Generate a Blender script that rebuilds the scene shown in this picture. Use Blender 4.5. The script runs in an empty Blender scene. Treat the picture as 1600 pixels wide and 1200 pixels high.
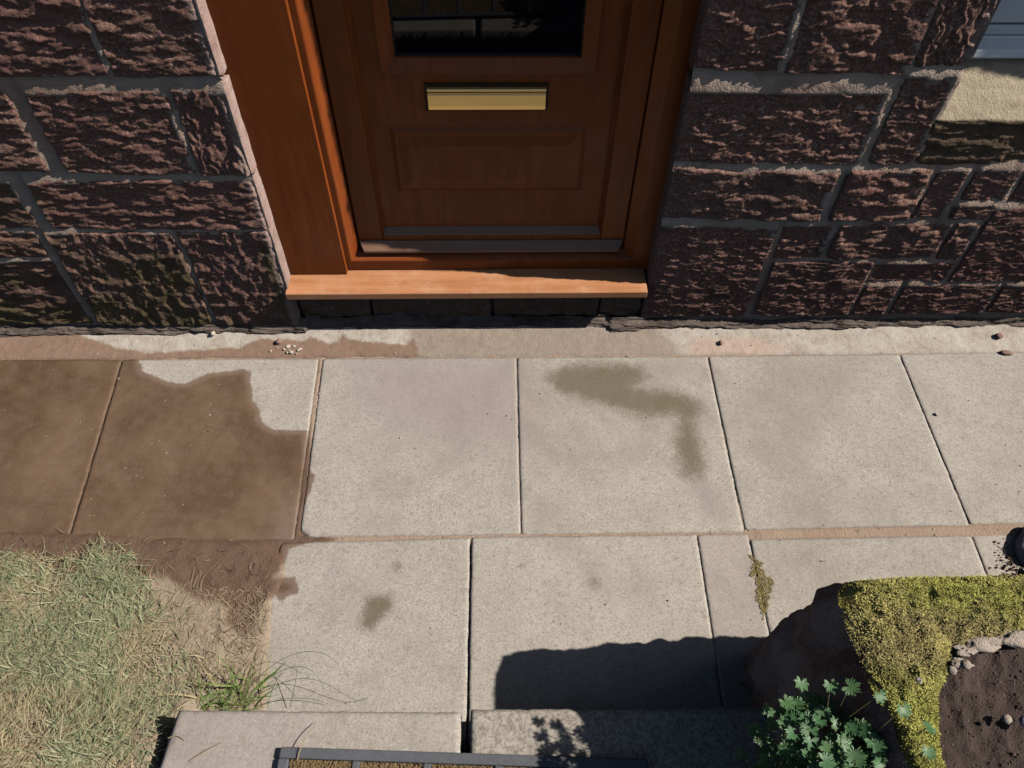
import bpy, math, random
import numpy as np
from mathutils import Vector, Matrix

random.seed(7)
rng = np.random.default_rng(11)
scene = bpy.context.scene
COL = scene.collection

# ------------------------------------------------------------------ camera
F, PITCH, YAW, ROLL = 1246.592, 0.939985754, -0.0273723, 0.01425624
cam_d = bpy.data.cameras.new('camera')
cam = bpy.data.objects.new('camera', cam_d)
COL.objects.link(cam)
cp, sp = math.cos(PITCH), math.sin(PITCH)
B = np.array([[1, 0, 0], [0, sp, cp], [0, cp, -sp]], float)          # columns right, up, forward
B = np.stack([np.array([1, 0, 0.]), np.array([0, sp, cp]), np.array([0, cp, -sp])], 1)
cr, sr = math.cos(ROLL), math.sin(ROLL)
Rr = np.array([[cr, -sr, 0], [sr, cr, 0], [0, 0, 1]])
cy, sy = math.cos(YAW), math.sin(YAW)
Rz = np.array([[cy, -sy, 0], [sy, cy, 0], [0, 0, 1]])
RR = Rz @ B @ Rr
M = Matrix(((RR[0, 0], RR[0, 1], -RR[0, 2], -0.05521), (RR[1, 0], RR[1, 1], -RR[1, 2], -1.54783),
            (RR[2, 0], RR[2, 1], -RR[2, 2], 1.96754), (0, 0, 0, 1)))
cam.matrix_world = M
cam_d.sensor_width = 36.0
cam_d.lens = F / 1600 * 36.0
cam_d.clip_start = 0.02
cam_d.clip_end = 200
scene.camera = cam

# ------------------------------------------------------------------ sky, sun, exposure
LIGHT = Vector((-1.06, 0.101, -1.0)).normalized()
world = bpy.data.worlds.new("World")
scene.world = world
world.use_nodes = True
wn = world.node_tree
sky = wn.nodes.new('ShaderNodeTexSky')
sky.sky_type = 'NISHITA'
sky.sun_disc = False
sky.sun_elevation = math.asin(-LIGHT.z)
sky.sun_rotation = math.atan2(-LIGHT.x, -LIGHT.y)
bg = wn.nodes['Background']
bg.inputs[1].default_value = 0.05
wn.links.new(sky.outputs[0], bg.inputs[0])
sun_d = bpy.data.lights.new('sun', 'SUN')
sun_d.energy = 5.0
sun_d.angle = math.radians(0.5)
sun_d.color = (1.0, 0.93, 0.84)
sun = bpy.data.objects.new('sun', sun_d)
COL.objects.link(sun)
sun.location = (4, -1, 4)
sun.rotation_euler = LIGHT.to_track_quat('-Z', 'Y').to_euler()
scene.view_settings.view_transform = 'Standard'
scene.view_settings.look = 'None'
scene.view_settings.gamma = 1
scene.view_settings.use_curve_mapping = False
scene.view_settings.exposure = 0.35
scene.cycles.diffuse_bounces = 0        # hard noon-like contrast: sun and open sky only

# ------------------------------------------------------------------ numpy noise
def _h(ix, iy, seed):
    n = (ix.astype(np.int64) * 374761393 + iy.astype(np.int64) * 668265263 + seed * 1274126177) & 0xffffffff
    n = ((n ^ (n >> 13)) * 1274126177) & 0xffffffff
    n = n ^ (n >> 16)
    return (n & 0xffff) / 65535.0
def vn(x, y, seed=0):
    ix = np.floor(x); iy = np.floor(y)
    fx = x - ix; fy = y - iy
    fx = fx * fx * fx * (fx * (fx * 6 - 15) + 10); fy = fy * fy * fy * (fy * (fy * 6 - 15) + 10)
    a = _h(ix, iy, seed); b = _h(ix + 1, iy, seed); c = _h(ix, iy + 1, seed); d = _h(ix + 1, iy + 1, seed)
    return (a + (b - a) * fx) * (1 - fy) + (c + (d - c) * fx) * fy
def fbm(x, y, seed=0, octv=4, gain=0.5):
    s = 0.0; a = 1.0; t = 0.0
    for o in range(octv):
        s = s + a * vn(x * 2.03 ** o + 17.3 * o, y * 2.03 ** o - 9.1 * o, seed + o)
        t += a; a *= gain
    return s / t
def ridge(x, y, seed=0, octv=3):
    s = 0.0; a = 1.0; t = 0.0
    for o in range(octv):
        s = s + a * (1 - np.abs(2 * vn(x * 2.1 ** o + 5.7 * o, y * 2.1 ** o + 3.3 * o, seed + o) - 1))
        t += a; a *= 0.5
    return s / t
def sstep(a, b, x):
    t = np.clip((x - a) / (b - a), 0, 1)
    return t * t * (3 - 2 * t)
def sdf(px, py, poly):
    poly = np.asarray(poly, float)
    d = np.full(px.shape, 1e9); ins = np.zeros(px.shape, bool)
    n = len(poly)
    for i in range(n):
        ax, ay = poly[i]; bx, by = poly[(i + 1) % n]
        ex, ey = bx - ax, by - ay
        wx, wy = px - ax, py - ay
        t = np.clip((wx * ex + wy * ey) / (ex * ex + ey * ey + 1e-12), 0, 1)
        d = np.minimum(d, np.hypot(wx - ex * t, wy - ey * t))
        c = (ay > py) != (by > py)
        xi = ax + (py - ay) * ex / (ey if abs(ey) > 1e-12 else 1e-12)
        ins ^= c & (px < xi)
    return np.where(ins, -d, d)

# ------------------------------------------------------------------ object helpers
WLOC = {}
def link(o, parent=None, wloc=(0, 0, 0)):
    COL.objects.link(o)
    WLOC[o] = Vector(wloc)
    if parent is not None:
        o.parent = parent
        o.location = Vector(wloc) - WLOC[parent]
    else:
        o.location = wloc
    return o
def tag(o, label=None, cat=None, group=None, kind=None):
    if label: o['label'] = label
    if cat: o['category'] = cat
    if group: o['group'] = group
    if kind: o['kind'] = kind
    return o
def empty(name, loc, parent=None):
    o = bpy.data.objects.new(name, None)
    o.empty_display_size = 0.1
    return link(o, parent, loc)
def raw_mesh(name, V, faces, mat=None, attrs=None, smooth=True):
    """faces: list of int arrays (n,k), vertices V (N,3)"""
    me = bpy.data.meshes.new(name)
    V = np.ascontiguousarray(V, np.float32)
    me.vertices.add(len(V)); me.vertices.foreach_set('co', V.ravel())
    loops = np.concatenate([f.ravel() for f in faces]).astype(np.int32)
    tot = np.concatenate([np.full(len(f), f.shape[1], np.int32) for f in faces])
    start = np.concatenate([[0], np.cumsum(tot)[:-1]]).astype(np.int32)
    me.loops.add(len(loops)); me.loops.foreach_set('vertex_index', loops)
    me.polygons.add(len(tot)); me.polygons.foreach_set('loop_start', start)
    me.polygons.foreach_set('loop_total', tot)
    me.polygons.foreach_set('use_smooth', np.full(len(tot), smooth, bool))
    if attrs:
        for k, a in attrs.items():
            a = np.asarray(a, np.float32)
            if a.ndim == 1:
                at = me.attributes.new(k, 'FLOAT', 'POINT'); at.data.foreach_set('value', a)
            else:
                if a.shape[1] == 3: a = np.concatenate([a, np.ones((len(a), 1), np.float32)], 1)
                at = me.attributes.new(k, 'FLOAT_COLOR', 'POINT'); at.data.foreach_set('color', np.ascontiguousarray(a).ravel())
    if mat: me.materials.append(mat)
    me.update(calc_edges=True)
    me.validate()
    return me
def build(name, V, faces, mat, parent=None, attrs=None, smooth=True, origin=None):
    V = np.asarray(V, float)
    if origin is None:
        origin = (V.min(0) + V.max(0)) / 2; origin[2] = V[:, 2].min()
    me = raw_mesh(name, V - np.asarray(origin), faces, mat, attrs, smooth)
    return link(bpy.data.objects.new(name, me), parent, tuple(origin))
def grid_faces(nu, nv, off=0, flip=False):
    i = np.arange(nu * nv).reshape(nv, nu) + off
    a, b, c, d = i[:-1, :-1].ravel(), i[:-1, 1:].ravel(), i[1:, 1:].ravel(), i[1:, :-1].ravel()
    return np.stack([a, d, c, b] if flip else [a, b, c, d], 1)
def boxes(name, lst, mat, parent=None, bev=0.003, seg=2):
    """lst of (x0,x1,y0,y1,z0,z1) joined as one mesh"""
    V = []; Fc = []
    for b in lst:
        o = len(V) * 1
        x0, x1, y0, y1, z0, z1 = b
        V += [(x0, y0, z0), (x1, y0, z0), (x1, y1, z0), (x0, y1, z0), (x0, y0, z1), (x1, y0, z1), (x1, y1, z1), (x0, y1, z1)]
        Fc += [(o, o + 3, o + 2, o + 1), (o + 4, o + 5, o + 6, o + 7), (o, o + 1, o + 5, o + 4), (o + 1, o + 2, o + 6, o + 5),
               (o + 2, o + 3, o + 7, o + 6), (o + 3, o, o + 4, o + 7)]
    ob = build(name, np.array(V, float), [np.array(Fc)], mat, parent, smooth=False)
    if bev:
        m = ob.modifiers.new('bevel', 'BEVEL'); m.width = bev; m.segments = seg; m.limit_method = 'ANGLE'
    return ob
def prism_x(name, prof, x0, x1, mat, parent=None, mitre=0.0, bev=0.0):
    """profile (y,z) listed round, extruded along x; mitre shortens ends in proportion to how far a point stands out"""
    n = len(prof)
    ymax = max(p[0] for p in prof)
    V = [(x0 + mitre * (ymax - y), y, z) for y, z in prof] + [(x1 - mitre * (ymax - y), y, z) for y, z in prof]
    q = np.array([(i, (i + 1) % n, n + (i + 1) % n, n + i) for i in range(n)])
    ob = build(name, np.array(V), [q, np.array([list(range(n))[::-1]]), np.array([list(range(n, 2 * n))])], mat, parent, smooth=False)
    if bev:
        m = ob.modifiers.new('bevel', 'BEVEL'); m.width = bev; m.segments = 2; m.limit_method = 'ANGLE'
    return ob

# ------------------------------------------------------------------ material helpers
class NT:
    def __init__(s, name):
        s.m = bpy.data.materials.new(name); s.m.use_nodes = True
        s.t = s.m.node_tree; s.b = s.t.nodes['Principled BSDF']
    def n(s, typ, **kw):
        nd = s.t.nodes.new(typ)
        for k, v in kw.items(): setattr(nd, k, v)
        return nd
    def l(s, a, b): s.t.links.new(a, b)
    def val(s, x):
        return x
    def setin(s, sock, x):
        if isinstance(x, (int, float)): sock.default_value = x
        elif isinstance(x, tuple): sock.default_value = x if len(x) == len(sock.default_value) else (*x, 1)
        else: s.l(x, sock)
    def mix(s, f, a, b, blend='MIX'):
        nd = s.n('ShaderNodeMix', data_type='RGBA', blend_type=blend)
        s.setin(nd.inputs[0], f); s.setin(nd.inputs[6], a); s.setin(nd.inputs[7], b)
        return nd.outputs[2]
    def math(s, op, a, b=0.0, c=0.0):
        nd = s.n('ShaderNodeMath', operation=op)
        s.setin(nd.inputs[0], a); s.setin(nd.inputs[1], b); s.setin(nd.inputs[2], c)
        return nd.outputs[0]
    def ramp(s, x, a, b, lo=0.0, hi=1.0):
        nd = s.n('ShaderNodeMapRange', interpolation_type='SMOOTHSTEP')
        s.setin(nd.inputs[0], x); s.setin(nd.inputs[1], a); s.setin(nd.inputs[2], b); s.setin(nd.inputs[3], lo); s.setin(nd.inputs[4], hi)
        return nd.outputs[0]
    def pos(s):
        return s.n('ShaderNodeNewGeometry').outputs['Position']
    def noise(s, vec, scale, detail=4, rough=0.55, stretch=None):
        if stretch:
            mp = s.n('ShaderNodeMapping'); mp.inputs['Scale'].default_value = stretch
            s.l(vec, mp.inputs[0]); vec = mp.outputs[0]
        nd = s.n('ShaderNodeTexNoise'); s.l(vec, nd.inputs['Vector'])
        nd.inputs['Scale'].default_value = scale; nd.inputs['Detail'].default_value = detail; nd.inputs['Roughness'].default_value = rough
        return nd.outputs['Fac']
    def voro(s, vec, scale, feat='F1'):
        nd = s.n('ShaderNodeTexVoronoi', feature=feat); s.l(vec, nd.inputs['Vector']); nd.inputs['Scale'].default_value = scale
        return nd.outputs['Distance']
    def rand(s):
        return s.n('ShaderNodeObjectInfo').outputs['Random']
    def attr(s, name):
        return s.n('ShaderNodeAttribute', attribute_name=name)
    def bump(s, h, dist, strength=1.0):
        nd = s.n('ShaderNodeBump'); nd.inputs['Distance'].default_value = dist; nd.inputs['Strength'].default_value = strength
        s.l(h, nd.inputs['Height']); s.l(nd.outputs[0], s.b.inputs['Normal'])
    def out(s, col, rough=0.8, spec=0.3):
        s.setin(s.b.inputs['Base Color'], col); s.setin(s.b.inputs['Roughness'], rough); s.setin(s.b.inputs['Specular IOR Level'], spec)
        return s.m

def mat_stone():
    k = NT('red_sandstone'); p = k.pos(); r = k.rand()
    base = k.mix(k.noise(p, 9, 5), (.115, .050, .038), (.225, .115, .088))
    base = k.mix(k.ramp(r, 0, 1), base, k.mix(.75, base, (.135, .075, .058)))
    base = k.mix(k.ramp(k.noise(p, 160, 3), .45, .75), base, (.35, .225, .19))
    base = k.mix(k.ramp(k.math('FRACT', k.math('MULTIPLY', r, 7.31)), .45, .95, 0, .6), base, k.mix(k.noise(p, 14, 6, .7), (.105, .050, .042), (.225, .125, .105)))
    base = k.mix(k.ramp(k.noise(p, 38, 6, .75), .56, .72, 0, .55), base, (.25, .165, .14))
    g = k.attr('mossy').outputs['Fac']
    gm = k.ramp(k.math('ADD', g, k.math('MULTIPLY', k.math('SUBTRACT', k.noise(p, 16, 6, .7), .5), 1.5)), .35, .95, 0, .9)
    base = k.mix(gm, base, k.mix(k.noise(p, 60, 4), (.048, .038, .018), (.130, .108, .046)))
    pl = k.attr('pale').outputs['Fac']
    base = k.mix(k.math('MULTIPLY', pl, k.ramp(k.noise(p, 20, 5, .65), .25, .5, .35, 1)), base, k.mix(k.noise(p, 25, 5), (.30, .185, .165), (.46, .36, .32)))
    bl = k.ramp(k.noise(p, 5.5, 5, .6), .56, .74)
    base = k.mix(k.math('MULTIPLY', k.math('MULTIPLY', bl, .65), k.math('SUBTRACT', 1, pl)), base, (.05, .033, .03))
    k.bump(k.math('ADD', k.noise(p, 260, 3), k.noise(p, 90, 3)), .0022)
    return k.out(base, .88, .25)
def mat_mortar():
    k = NT('lime_mortar'); p = k.pos()
    c = k.mix(k.ramp(k.noise(p, 3.2, 3), .38, .62), (.38, .305, .25), (.39, .27, .21))
    c = k.mix(k.ramp(k.noise(p, 14, 5, .65), .5, .75), c, (.24, .17, .13))
    c = k.mix(k.ramp(k.noise(p, 300, 2), .6, .75), c, (.36, .33, .29))
    k.bump(k.math('ADD', k.noise(p, 220, 3), k.noise(p, 45, 3)), .003)
    return k.out(c, .92, .2)
def mat_ledge():
    k = NT('weathered_base_course'); p = k.pos()
    c = k.mix(k.noise(p, 12, 5, .6, (1, 1, 6)), (.050, .036, .030), (.22, .175, .15))
    c = k.mix(k.ramp(k.noise(p, 7, 6, .65), .46, .68, 0, .85), c, (.032, .025, .018))
    k.bump(k.noise(p, 60, 4, .6, (1, 1, 5)), .006)
    return k.out(c, .9, .25)
def mat_slab():
    k = NT('concrete_paving'); p = k.pos(); r = k.rand()
    a = k.attr('mask'); sep = k.n('ShaderNodeSeparateColor'); k.l(a.outputs['Color'], sep.inputs[0])
    wet, moss, pink = sep.outputs[0], sep.outputs[1], sep.outputs[2]
    c = k.mix(k.noise(p, 3.2, 4), (.295, .268, .238), (.40, .366, .328))
    c = k.mix(k.ramp(r, 0, 1), c, k.mix(.6, c, (.385, .345, .295)))
    c = k.mix(k.ramp(k.noise(p, 26, 6, .72), .36, .66, 0, .55), c, (.40, .37, .325))
    c = k.mix(k.ramp(k.noise(p, 210, 3, .7), .50, .72, 0, .85), c, (.555, .515, .47))
    c = k.mix(k.ramp(k.noise(p, 170, 3, .7), .50, .30, 0, .75), c, (.155, .14, .118))
    sp1 = k.ramp(k.voro(p, 58), .10, .05, 0, .75)
    c = k.mix(k.math('MULTIPLY', sp1, k.ramp(k.noise(p, 11, 2), .48, .60)), c, (.60, .57, .52))
    c = k.mix(k.ramp(k.noise(p, 1.7, 5, .6), .45, .68, 0, .65), c, (.275, .235, .20))
    c = k.mix(k.ramp(k.noise(p, 62, 5, .75), .50, .72, 0, .7), c, (.19, .168, .138))
    c = k.mix(k.ramp(k.noise(p, 15, 7, .78), .50, .70, 0, .5), c, (.235, .215, .18))
    c = k.mix(k.ramp(k.noise(p, 88, 5, .75), .55, .72, 0, .6), c, (.52, .49, .445))
    # scuffs, small pale scratches
    sc = k.ramp(k.noise(p, 46, 3, .6, (1, 3.2, 1)), .64, .74, 0, .5)
    c = k.mix(sc, c, (.52, .495, .45))
    sc2 = k.ramp(k.noise(p, 60, 3, .6, (2.8, .8, 1)), .69, .76, 0, .55)
    c = k.mix(k.math('MULTIPLY', sc2, k.ramp(k.noise(p, 3, 2), .5, .6)), c, (.56, .53, .49))
    st = k.ramp(k.noise(p, 5.0, 6, .7), .56, .78, 0, .5)
    c = k.mix(st, c, (.20, .172, .135))
    c = k.mix(k.math('MULTIPLY', pink, .7), c, k.mix(k.noise(p, 60, 5, .7), (.225, .172, .168), (.345, .285, .27)))
    mo = k.ramp(k.math('ADD', moss, k.math('MULTIPLY', 1.0, k.math('ADD', k.math('MULTIPLY', k.math('SUBTRACT', k.noise(p, 26, 7, .8), .5), .9), k.math('MULTIPLY', k.math('SUBTRACT', k.noise(p, 190, 3, .7), .5), .7)))), .30, .92)
    c = k.mix(k.math('MULTIPLY', mo, .95), c, k.mix(k.noise(p, 110, 4, .7), (.095, .080, .048), (.165, .142, .092)))
    wn_ = k.math('ADD', wet, k.math('MULTIPLY', k.math('SUBTRACT', k.noise(p, 28, 6, .65), .5), .55))
    w = k.ramp(wn_, .44, .60)
    wc = k.mix(k.ramp(k.noise(p, 3.6, 6, .65), .3, .7), (.085, .050, .028), (.165, .110, .072))
    wc = k.mix(k.ramp(k.noise(p, 150, 4, .7), .55, .78, 0, .6), wc, (.24, .18, .125))
    wc = k.mix(k.ramp(k.noise(p, 2.1, 4, .6), .52, .75, 0, .75), wc, (.072, .050, .030))
    wc = k.mix(k.ramp(k.noise(p, 13, 6, .7), .55, .75, 0, .45), wc, (.185, .128, .090))
    # pale lilac rim where the silt is drying
    rim = k.math('MULTIPLY', k.ramp(wn_, .48, .56), k.ramp(wn_, 1.05, .62))
    c = k.mix(w, c, k.mix(k.math('MULTIPLY', rim, .6), wc, (.215, .155, .125)))
    fl = k.ramp(k.voro(p, 36), .075, .04, 0, 1)
    c = k.mix(k.math('MULTIPLY', w, k.math('MULTIPLY', fl, k.ramp(k.noise(p, 9, 2), .5, .6))), c, (.36, .28, .19))
    mt = k.ramp(k.noise(p, 7, 7, .72), .38, .62, 0, 1)
    c = k.mix(k.math('MULTIPLY', k.math('MULTIPLY', mt, k.math('SUBTRACT', 1, w)), .42), c, k.mix(.5, c, (.20, .185, .165)))
    tr_ = k.attr('tread').outputs['Fac']
    c = k.mix(tr_, c, k.mix(k.ramp(k.noise(p, 120, 4, .75), .35, .65), (.13, .115, .095), (.40, .36, .31)))
    k.bump(k.math('ADD', k.noise(p, 420, 2), k.math('MULTIPLY', k.noise(p, 110, 3), .7)), .0009, .9)
    rough = k.math('SUBTRACT', .86, k.math('MULTIPLY', w, k.ramp(k.noise(p, 7, 4), .4, .65, .25, .52)))
    return k.out(c, rough, .3)
def mat_fillet():
    k = NT('cement_fillet'); p = k.pos()
    a = k.attr('mask'); sep = k.n('ShaderNodeSeparateColor'); k.l(a.outputs['Color'], sep.inputs[0])
    c = k.mix(k.noise(p, 6, 5), (.34, .30, .255), (.47, .43, .375))
    c = k.mix(k.ramp(k.noise(p, 30, 6, .75), .42, .75, 0, .85), c, (.27, .21, .165))
    c = k.mix(k.ramp(k.noise(p, 190, 3, .7), .55, .75, 0, .6), c, (.50, .46, .41))
    tan = k.mix(k.noise(p, 20, 5, .6, (1, 4, 1)), (.235, .185, .15), (.31, .255, .21))
    c = k.mix(sep.outputs[1], c, tan)
    pn = k.ramp(k.math('ADD', sep.outputs[2], k.math('MULTIPLY', k.math('SUBTRACT', k.noise(p, 12, 7, .75), .5), 1.7)), .30, .90)
    c = k.mix(k.math('MULTIPLY', pn, .62), c, k.mix(k.noise(p, 22, 6, .7), (.36, .22, .165), (.47, .36, .30)))
    w = k.ramp(k.math('ADD', sep.outputs[0], k.math('MULTIPLY', k.math('SUBTRACT', k.noise(p, 20, 7, .75), .5), 1.0)), .40, .66)
    c = k.mix(w, c, k.mix(k.noise(p, 26, 6, .7), (.15, .092, .062), (.285, .195, .145)))
    dg = k.ramp(k.noise(p, 6.5, 7, .75, (1, 2.2, 1)), .50, .72, 0, .65)
    c = k.mix(dg, c, k.mix(k.noise(p, 30, 4), (.16, .11, .08), (.27, .20, .155)))
    c = k.mix(k.ramp(k.voro(p, 62), .075, .04, 0, .85), c, (.07, .05, .04))
    k.bump(k.math('ADD', k.noise(p, 200, 3), k.noise(p, 40, 3)), .0022)
    return k.out(c, .85, .25)
def mat_bed():
    k = NT('sand_joint'); p = k.pos()
    c = k.mix(k.noise(p, 8, 5), (.25, .175, .125), (.36, .275, .21))
    c = k.mix(k.ramp(k.noise(p, 60, 4), .6, .75), c, (.08, .055, .04))
    w = k.ramp(k.attr('wet').outputs['Fac'], .35, .6)
    c = k.mix(w, c, k.mix(k.noise(p, 12, 5), (.085, .050, .033), (.17, .11, .08)))
    k.bump(k.noise(p, 150, 4), .003)
    return k.out(c, .9, .2)
def mat_soil():
    k = NT('garden_soil'); p = k.pos()
    w = k.attr('wet').outputs['Fac']
    w = k.ramp(k.math('ADD', w, k.math('MULTIPLY', k.math('SUBTRACT', k.noise(p, 20, 4), .5), .6)), .35, .65)
    dry = k.mix(k.noise(p, 14, 6, .65), (.22, .165, .115), (.36, .295, .225))
    dry = k.mix(k.ramp(k.noise(p, 150, 3), .55, .75), dry, (.40, .32, .25))
    wetc = k.mix(k.noise(p, 10, 6, .65), (.092, .052, .034), (.155, .100, .070))
    c = k.mix(w, dry, wetc)
    k.bump(k.noise(p, 130, 5, .6), .003)
    return k.out(c, k.math('SUBTRACT', .95, k.math('MULTIPLY', w, .3)), .25)
def mat_darksoil():
    k = NT('dark_bed_soil'); p = k.pos()
    c = k.mix(k.noise(p, 30, 6, .65), (.030, .021, .018), (.070, .050, .043))
    c = k.mix(k.ramp(k.noise(p, 8, 4), .5, .7), c, (.068, .048, .040))
    k.bump(k.noise(p, 220, 4), .004)
    return k.out(c, .95, .2)
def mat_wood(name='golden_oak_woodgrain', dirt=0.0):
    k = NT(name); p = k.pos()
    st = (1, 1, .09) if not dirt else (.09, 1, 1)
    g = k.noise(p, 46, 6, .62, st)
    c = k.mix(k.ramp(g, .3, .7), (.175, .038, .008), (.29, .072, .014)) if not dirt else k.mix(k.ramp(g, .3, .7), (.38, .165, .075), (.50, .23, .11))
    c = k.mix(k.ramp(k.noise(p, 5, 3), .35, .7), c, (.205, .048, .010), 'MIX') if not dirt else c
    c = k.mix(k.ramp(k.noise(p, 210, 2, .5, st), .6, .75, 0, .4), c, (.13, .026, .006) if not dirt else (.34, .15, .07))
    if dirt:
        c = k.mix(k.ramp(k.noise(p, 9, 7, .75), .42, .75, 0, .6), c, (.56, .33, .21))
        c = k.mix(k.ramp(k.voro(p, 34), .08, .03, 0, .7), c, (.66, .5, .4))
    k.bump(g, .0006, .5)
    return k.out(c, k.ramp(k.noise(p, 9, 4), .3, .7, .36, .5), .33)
def mat_simple(name, c1, c2, scale=20, rough=.6, spec=.4, metal=0.0, bump=0.0, stretch=None):
    k = NT(name); p = k.pos()
    n = k.noise(p, scale, 5, .6, stretch)
    c = k.mix(n, c1, c2)
    if bump: k.bump(k.noise(p, scale * 6, 3), bump)
    k.b.inputs['Metallic'].default_value = metal
    return k.out(c, rough, spec)
def mat_attr(name, rough=.7, spec=.3, trans=0.0, var=0.0):
    k = NT(name)
    c = k.attr('col').outputs['Color']
    if var:
        r = k.rand(); c = k.mix(k.math('MULTIPLY', r, var), c, (.115, .20, .075))
    k.out(c, rough, spec)
    if trans:
        tr = k.n('ShaderNodeBsdfTranslucent'); k.l(c, tr.inputs[0])
        mx = k.n('ShaderNodeMixShader'); mx.inputs[0].default_value = trans
        k.l(k.b.outputs[0], mx.inputs[1]); k.l(tr.outputs[0], mx.inputs[2])
        k.l(mx.outputs[0], k.t.nodes['Material Output'].inputs[0])
    return k.m
def mat_lawnfar():
    k = NT('mown_lawn'); p = k.pos()
    c = k.mix(k.noise(p, 7, 6, .7), (.09, .12, .035), (.30, .25, .13))
    k.bump(k.noise(p, 90, 5), .02)
    return k.out(c, .9, .2)
def mat_sillstone():
    k = NT('lichened_sill_stone'); p = k.pos()
    nz = k.n('ShaderNodeNewGeometry'); sx = k.n('ShaderNodeSeparateXYZ'); k.l(nz.outputs['True Normal'], sx.inputs[0])
    li = k.attr('lichen').outputs['Fac']
    c = k.mix(k.noise(p, 16, 6, .7), (.24, .195, .125), (.44, .38, .28))
    c = k.mix(k.ramp(k.noise(p, 35, 5, .7), .55, .7, 0, .6), c, (.24, .15, .12))
    d = k.mix(k.noise(p, 28, 5, .65), (.055, .045, .022), (.17, .11, .08))
    c = k.mix(li, d, c)
    k.bump(k.math('ADD', k.noise(p, 70, 4), k.noise(p, 200, 2)), .0022)
    return k.out(c, .9, .2)
def mat_glass():
    k = NT('dark_door_glass')
    p = k.pos()
    k.b.inputs['IOR'].default_value = 1.52
    return k.out(k.mix(k.noise(p, 4), (.003, .003, .004), (.006, .006, .008)), .02, .42)

STONE = mat_stone(); MORTAR = mat_mortar(); LEDGE = mat_ledge(); SLAB = mat_slab(); FILLET = mat_fillet(); BED = mat_bed()
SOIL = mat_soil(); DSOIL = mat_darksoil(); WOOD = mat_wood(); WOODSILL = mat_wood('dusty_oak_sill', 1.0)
DRIP = mat_simple('greyish_drip_rail', (.17, .085, .05), (.27, .155, .10), 14, .4, .45)  # paler, greyer brown than the door wood, for drip rail and bead
BRASS = mat_simple('brass', (.90, .66, .27), (.96, .72, .32), 8, .5, .5, 1.0)
BRASSD = mat_simple('dark_brass_edge', (.020, .012, .006), (.035, .022, .010), 30, .55, .3, .2)
PVC = mat_simple('white_pvc', (.72, .74, .78), (.80, .81, .84), 6, .35, .45)
SEAL = mat_simple('black_seal', (.012, .012, .012), (.02, .02, .02), 30, .6, .3)
RUBBER = mat_simple('grey_rubber', (.062, .066, .076), (.115, .12, .135), 45, .7, .3, 0, .001)
COIR = mat_simple('coir_bristle', (.16, .105, .05), (.38, .27, .14), 260, .95, .1, 0, .004)
GRASSM = mat_attr('grass_blades', .65, .25, .25)
STALK = mat_attr('stalks', .75, .2, .1)
MOSSM = mat_attr('moss', .85, .15, .2)
LEAFM = mat_attr('geranium_leaf', .45, .4, .25, .6)
PEBM = mat_simple('pale_pebble', (.36, .29, .24), (.52, .44, .38), 40, .8, .3, 0, .001)
PEBR = mat_simple('red_pebble', (.20, .12, .09), (.30, .19, .15), 40, .8, .3, 0, .001)
ROCKP = mat_simple('purple_rock', (.27, .21, .25), (.44, .37, .42), 24, .7, .35, 0, .003)
LAWNF = mat_lawnfar(); SILLST = mat_sillstone(); GLASS = mat_glass()
PALEROCK = mat_simple('pale_mortar_rock', (.25, .20, .165), (.42, .36, .30), 40, .9, .2, 0, .004)
GUTTER = mat_simple('upper_masonry', (.12, .07, .06), (.2, .13, .11), 6, .9, .2)

# ------------------------------------------------------------------ large structure: house wall
YF = 0.105
DX0, DX1, DZ1 = -0.684, 0.398, 2.12            # door opening
WX0, WX1, WZ0, WZ1 = 1.022, 2.05, 0.86, 2.05   # window opening
house = tag(empty('stone_house', (0, 0.11, 0)), 'red sandstone house front with a brown woodgrain door above a paved path', 'house')

STONES = [
 (-1.42,-0.933,0.907,1.24,'chunk'), (-0.923,-0.684,0.904,1.22,'chunk'), (-1.62,-1.193,0.641,0.880,'chunk'),
 (-1.148,-0.826,0.63,0.869,'chunk'), (-0.809,-0.684,0.624,0.869,'vert'), (-1.75,-1.309,0.446,0.613,'chunk'),
 (-1.267,-0.684,0.439,0.609,'chunk'), (-1.8,-1.33,0.339,0.437,'chunk'), (-1.66,-1.324,0.043,0.331,'chunk'),
 (-1.299,-0.955,0.04,0.43,'pit'), (-0.936,-0.684,0.037,0.433,'pit'),
 (0.398,0.594,0.911,1.2,'row3'), (0.61,0.884,0.911,1.16,'blot'), (0.894,1.022,0.93,1.3,'vert2'),
 (0.398,0.87,0.653,0.868,'row3'), (0.894,1.012,0.653,0.909,'row3'),
 (0.398,0.826,0.464,0.633,'chunk2'), (0.859,1.07,0.462,0.635,'chunk2'), (1.088,1.166,0.468,0.639,'row'),
 (1.192,1.304,0.533,0.642,'row'), (1.19,1.295,0.465,0.522,'row'), (1.324,1.9,0.522,0.642,'row'),
 (1.303,1.72,0.213,0.51,'row'), (0.398,0.722,0.057,0.441,'row'), (0.745,0.877,0.315,0.449,'row2'),
 (0.899,1.205,0.311,0.45,'chunk2'), (1.223,1.284,0.304,0.448,'chunk2'), (0.752,1.044,0.066,0.304,'row'),
 (1.053,1.29,0.215,0.302,'row'), (1.061,1.159,0.063,0.202,'row'), (1.183,1.468,0.068,0.203,'row'), (1.484,1.75,0.071,0.201,'row'),
]
def camber(x):
    return np.where(x >= DX1 - .01, .012 * np.clip(1 - (x - DX1) / .26, 0, 1), 0)

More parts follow.
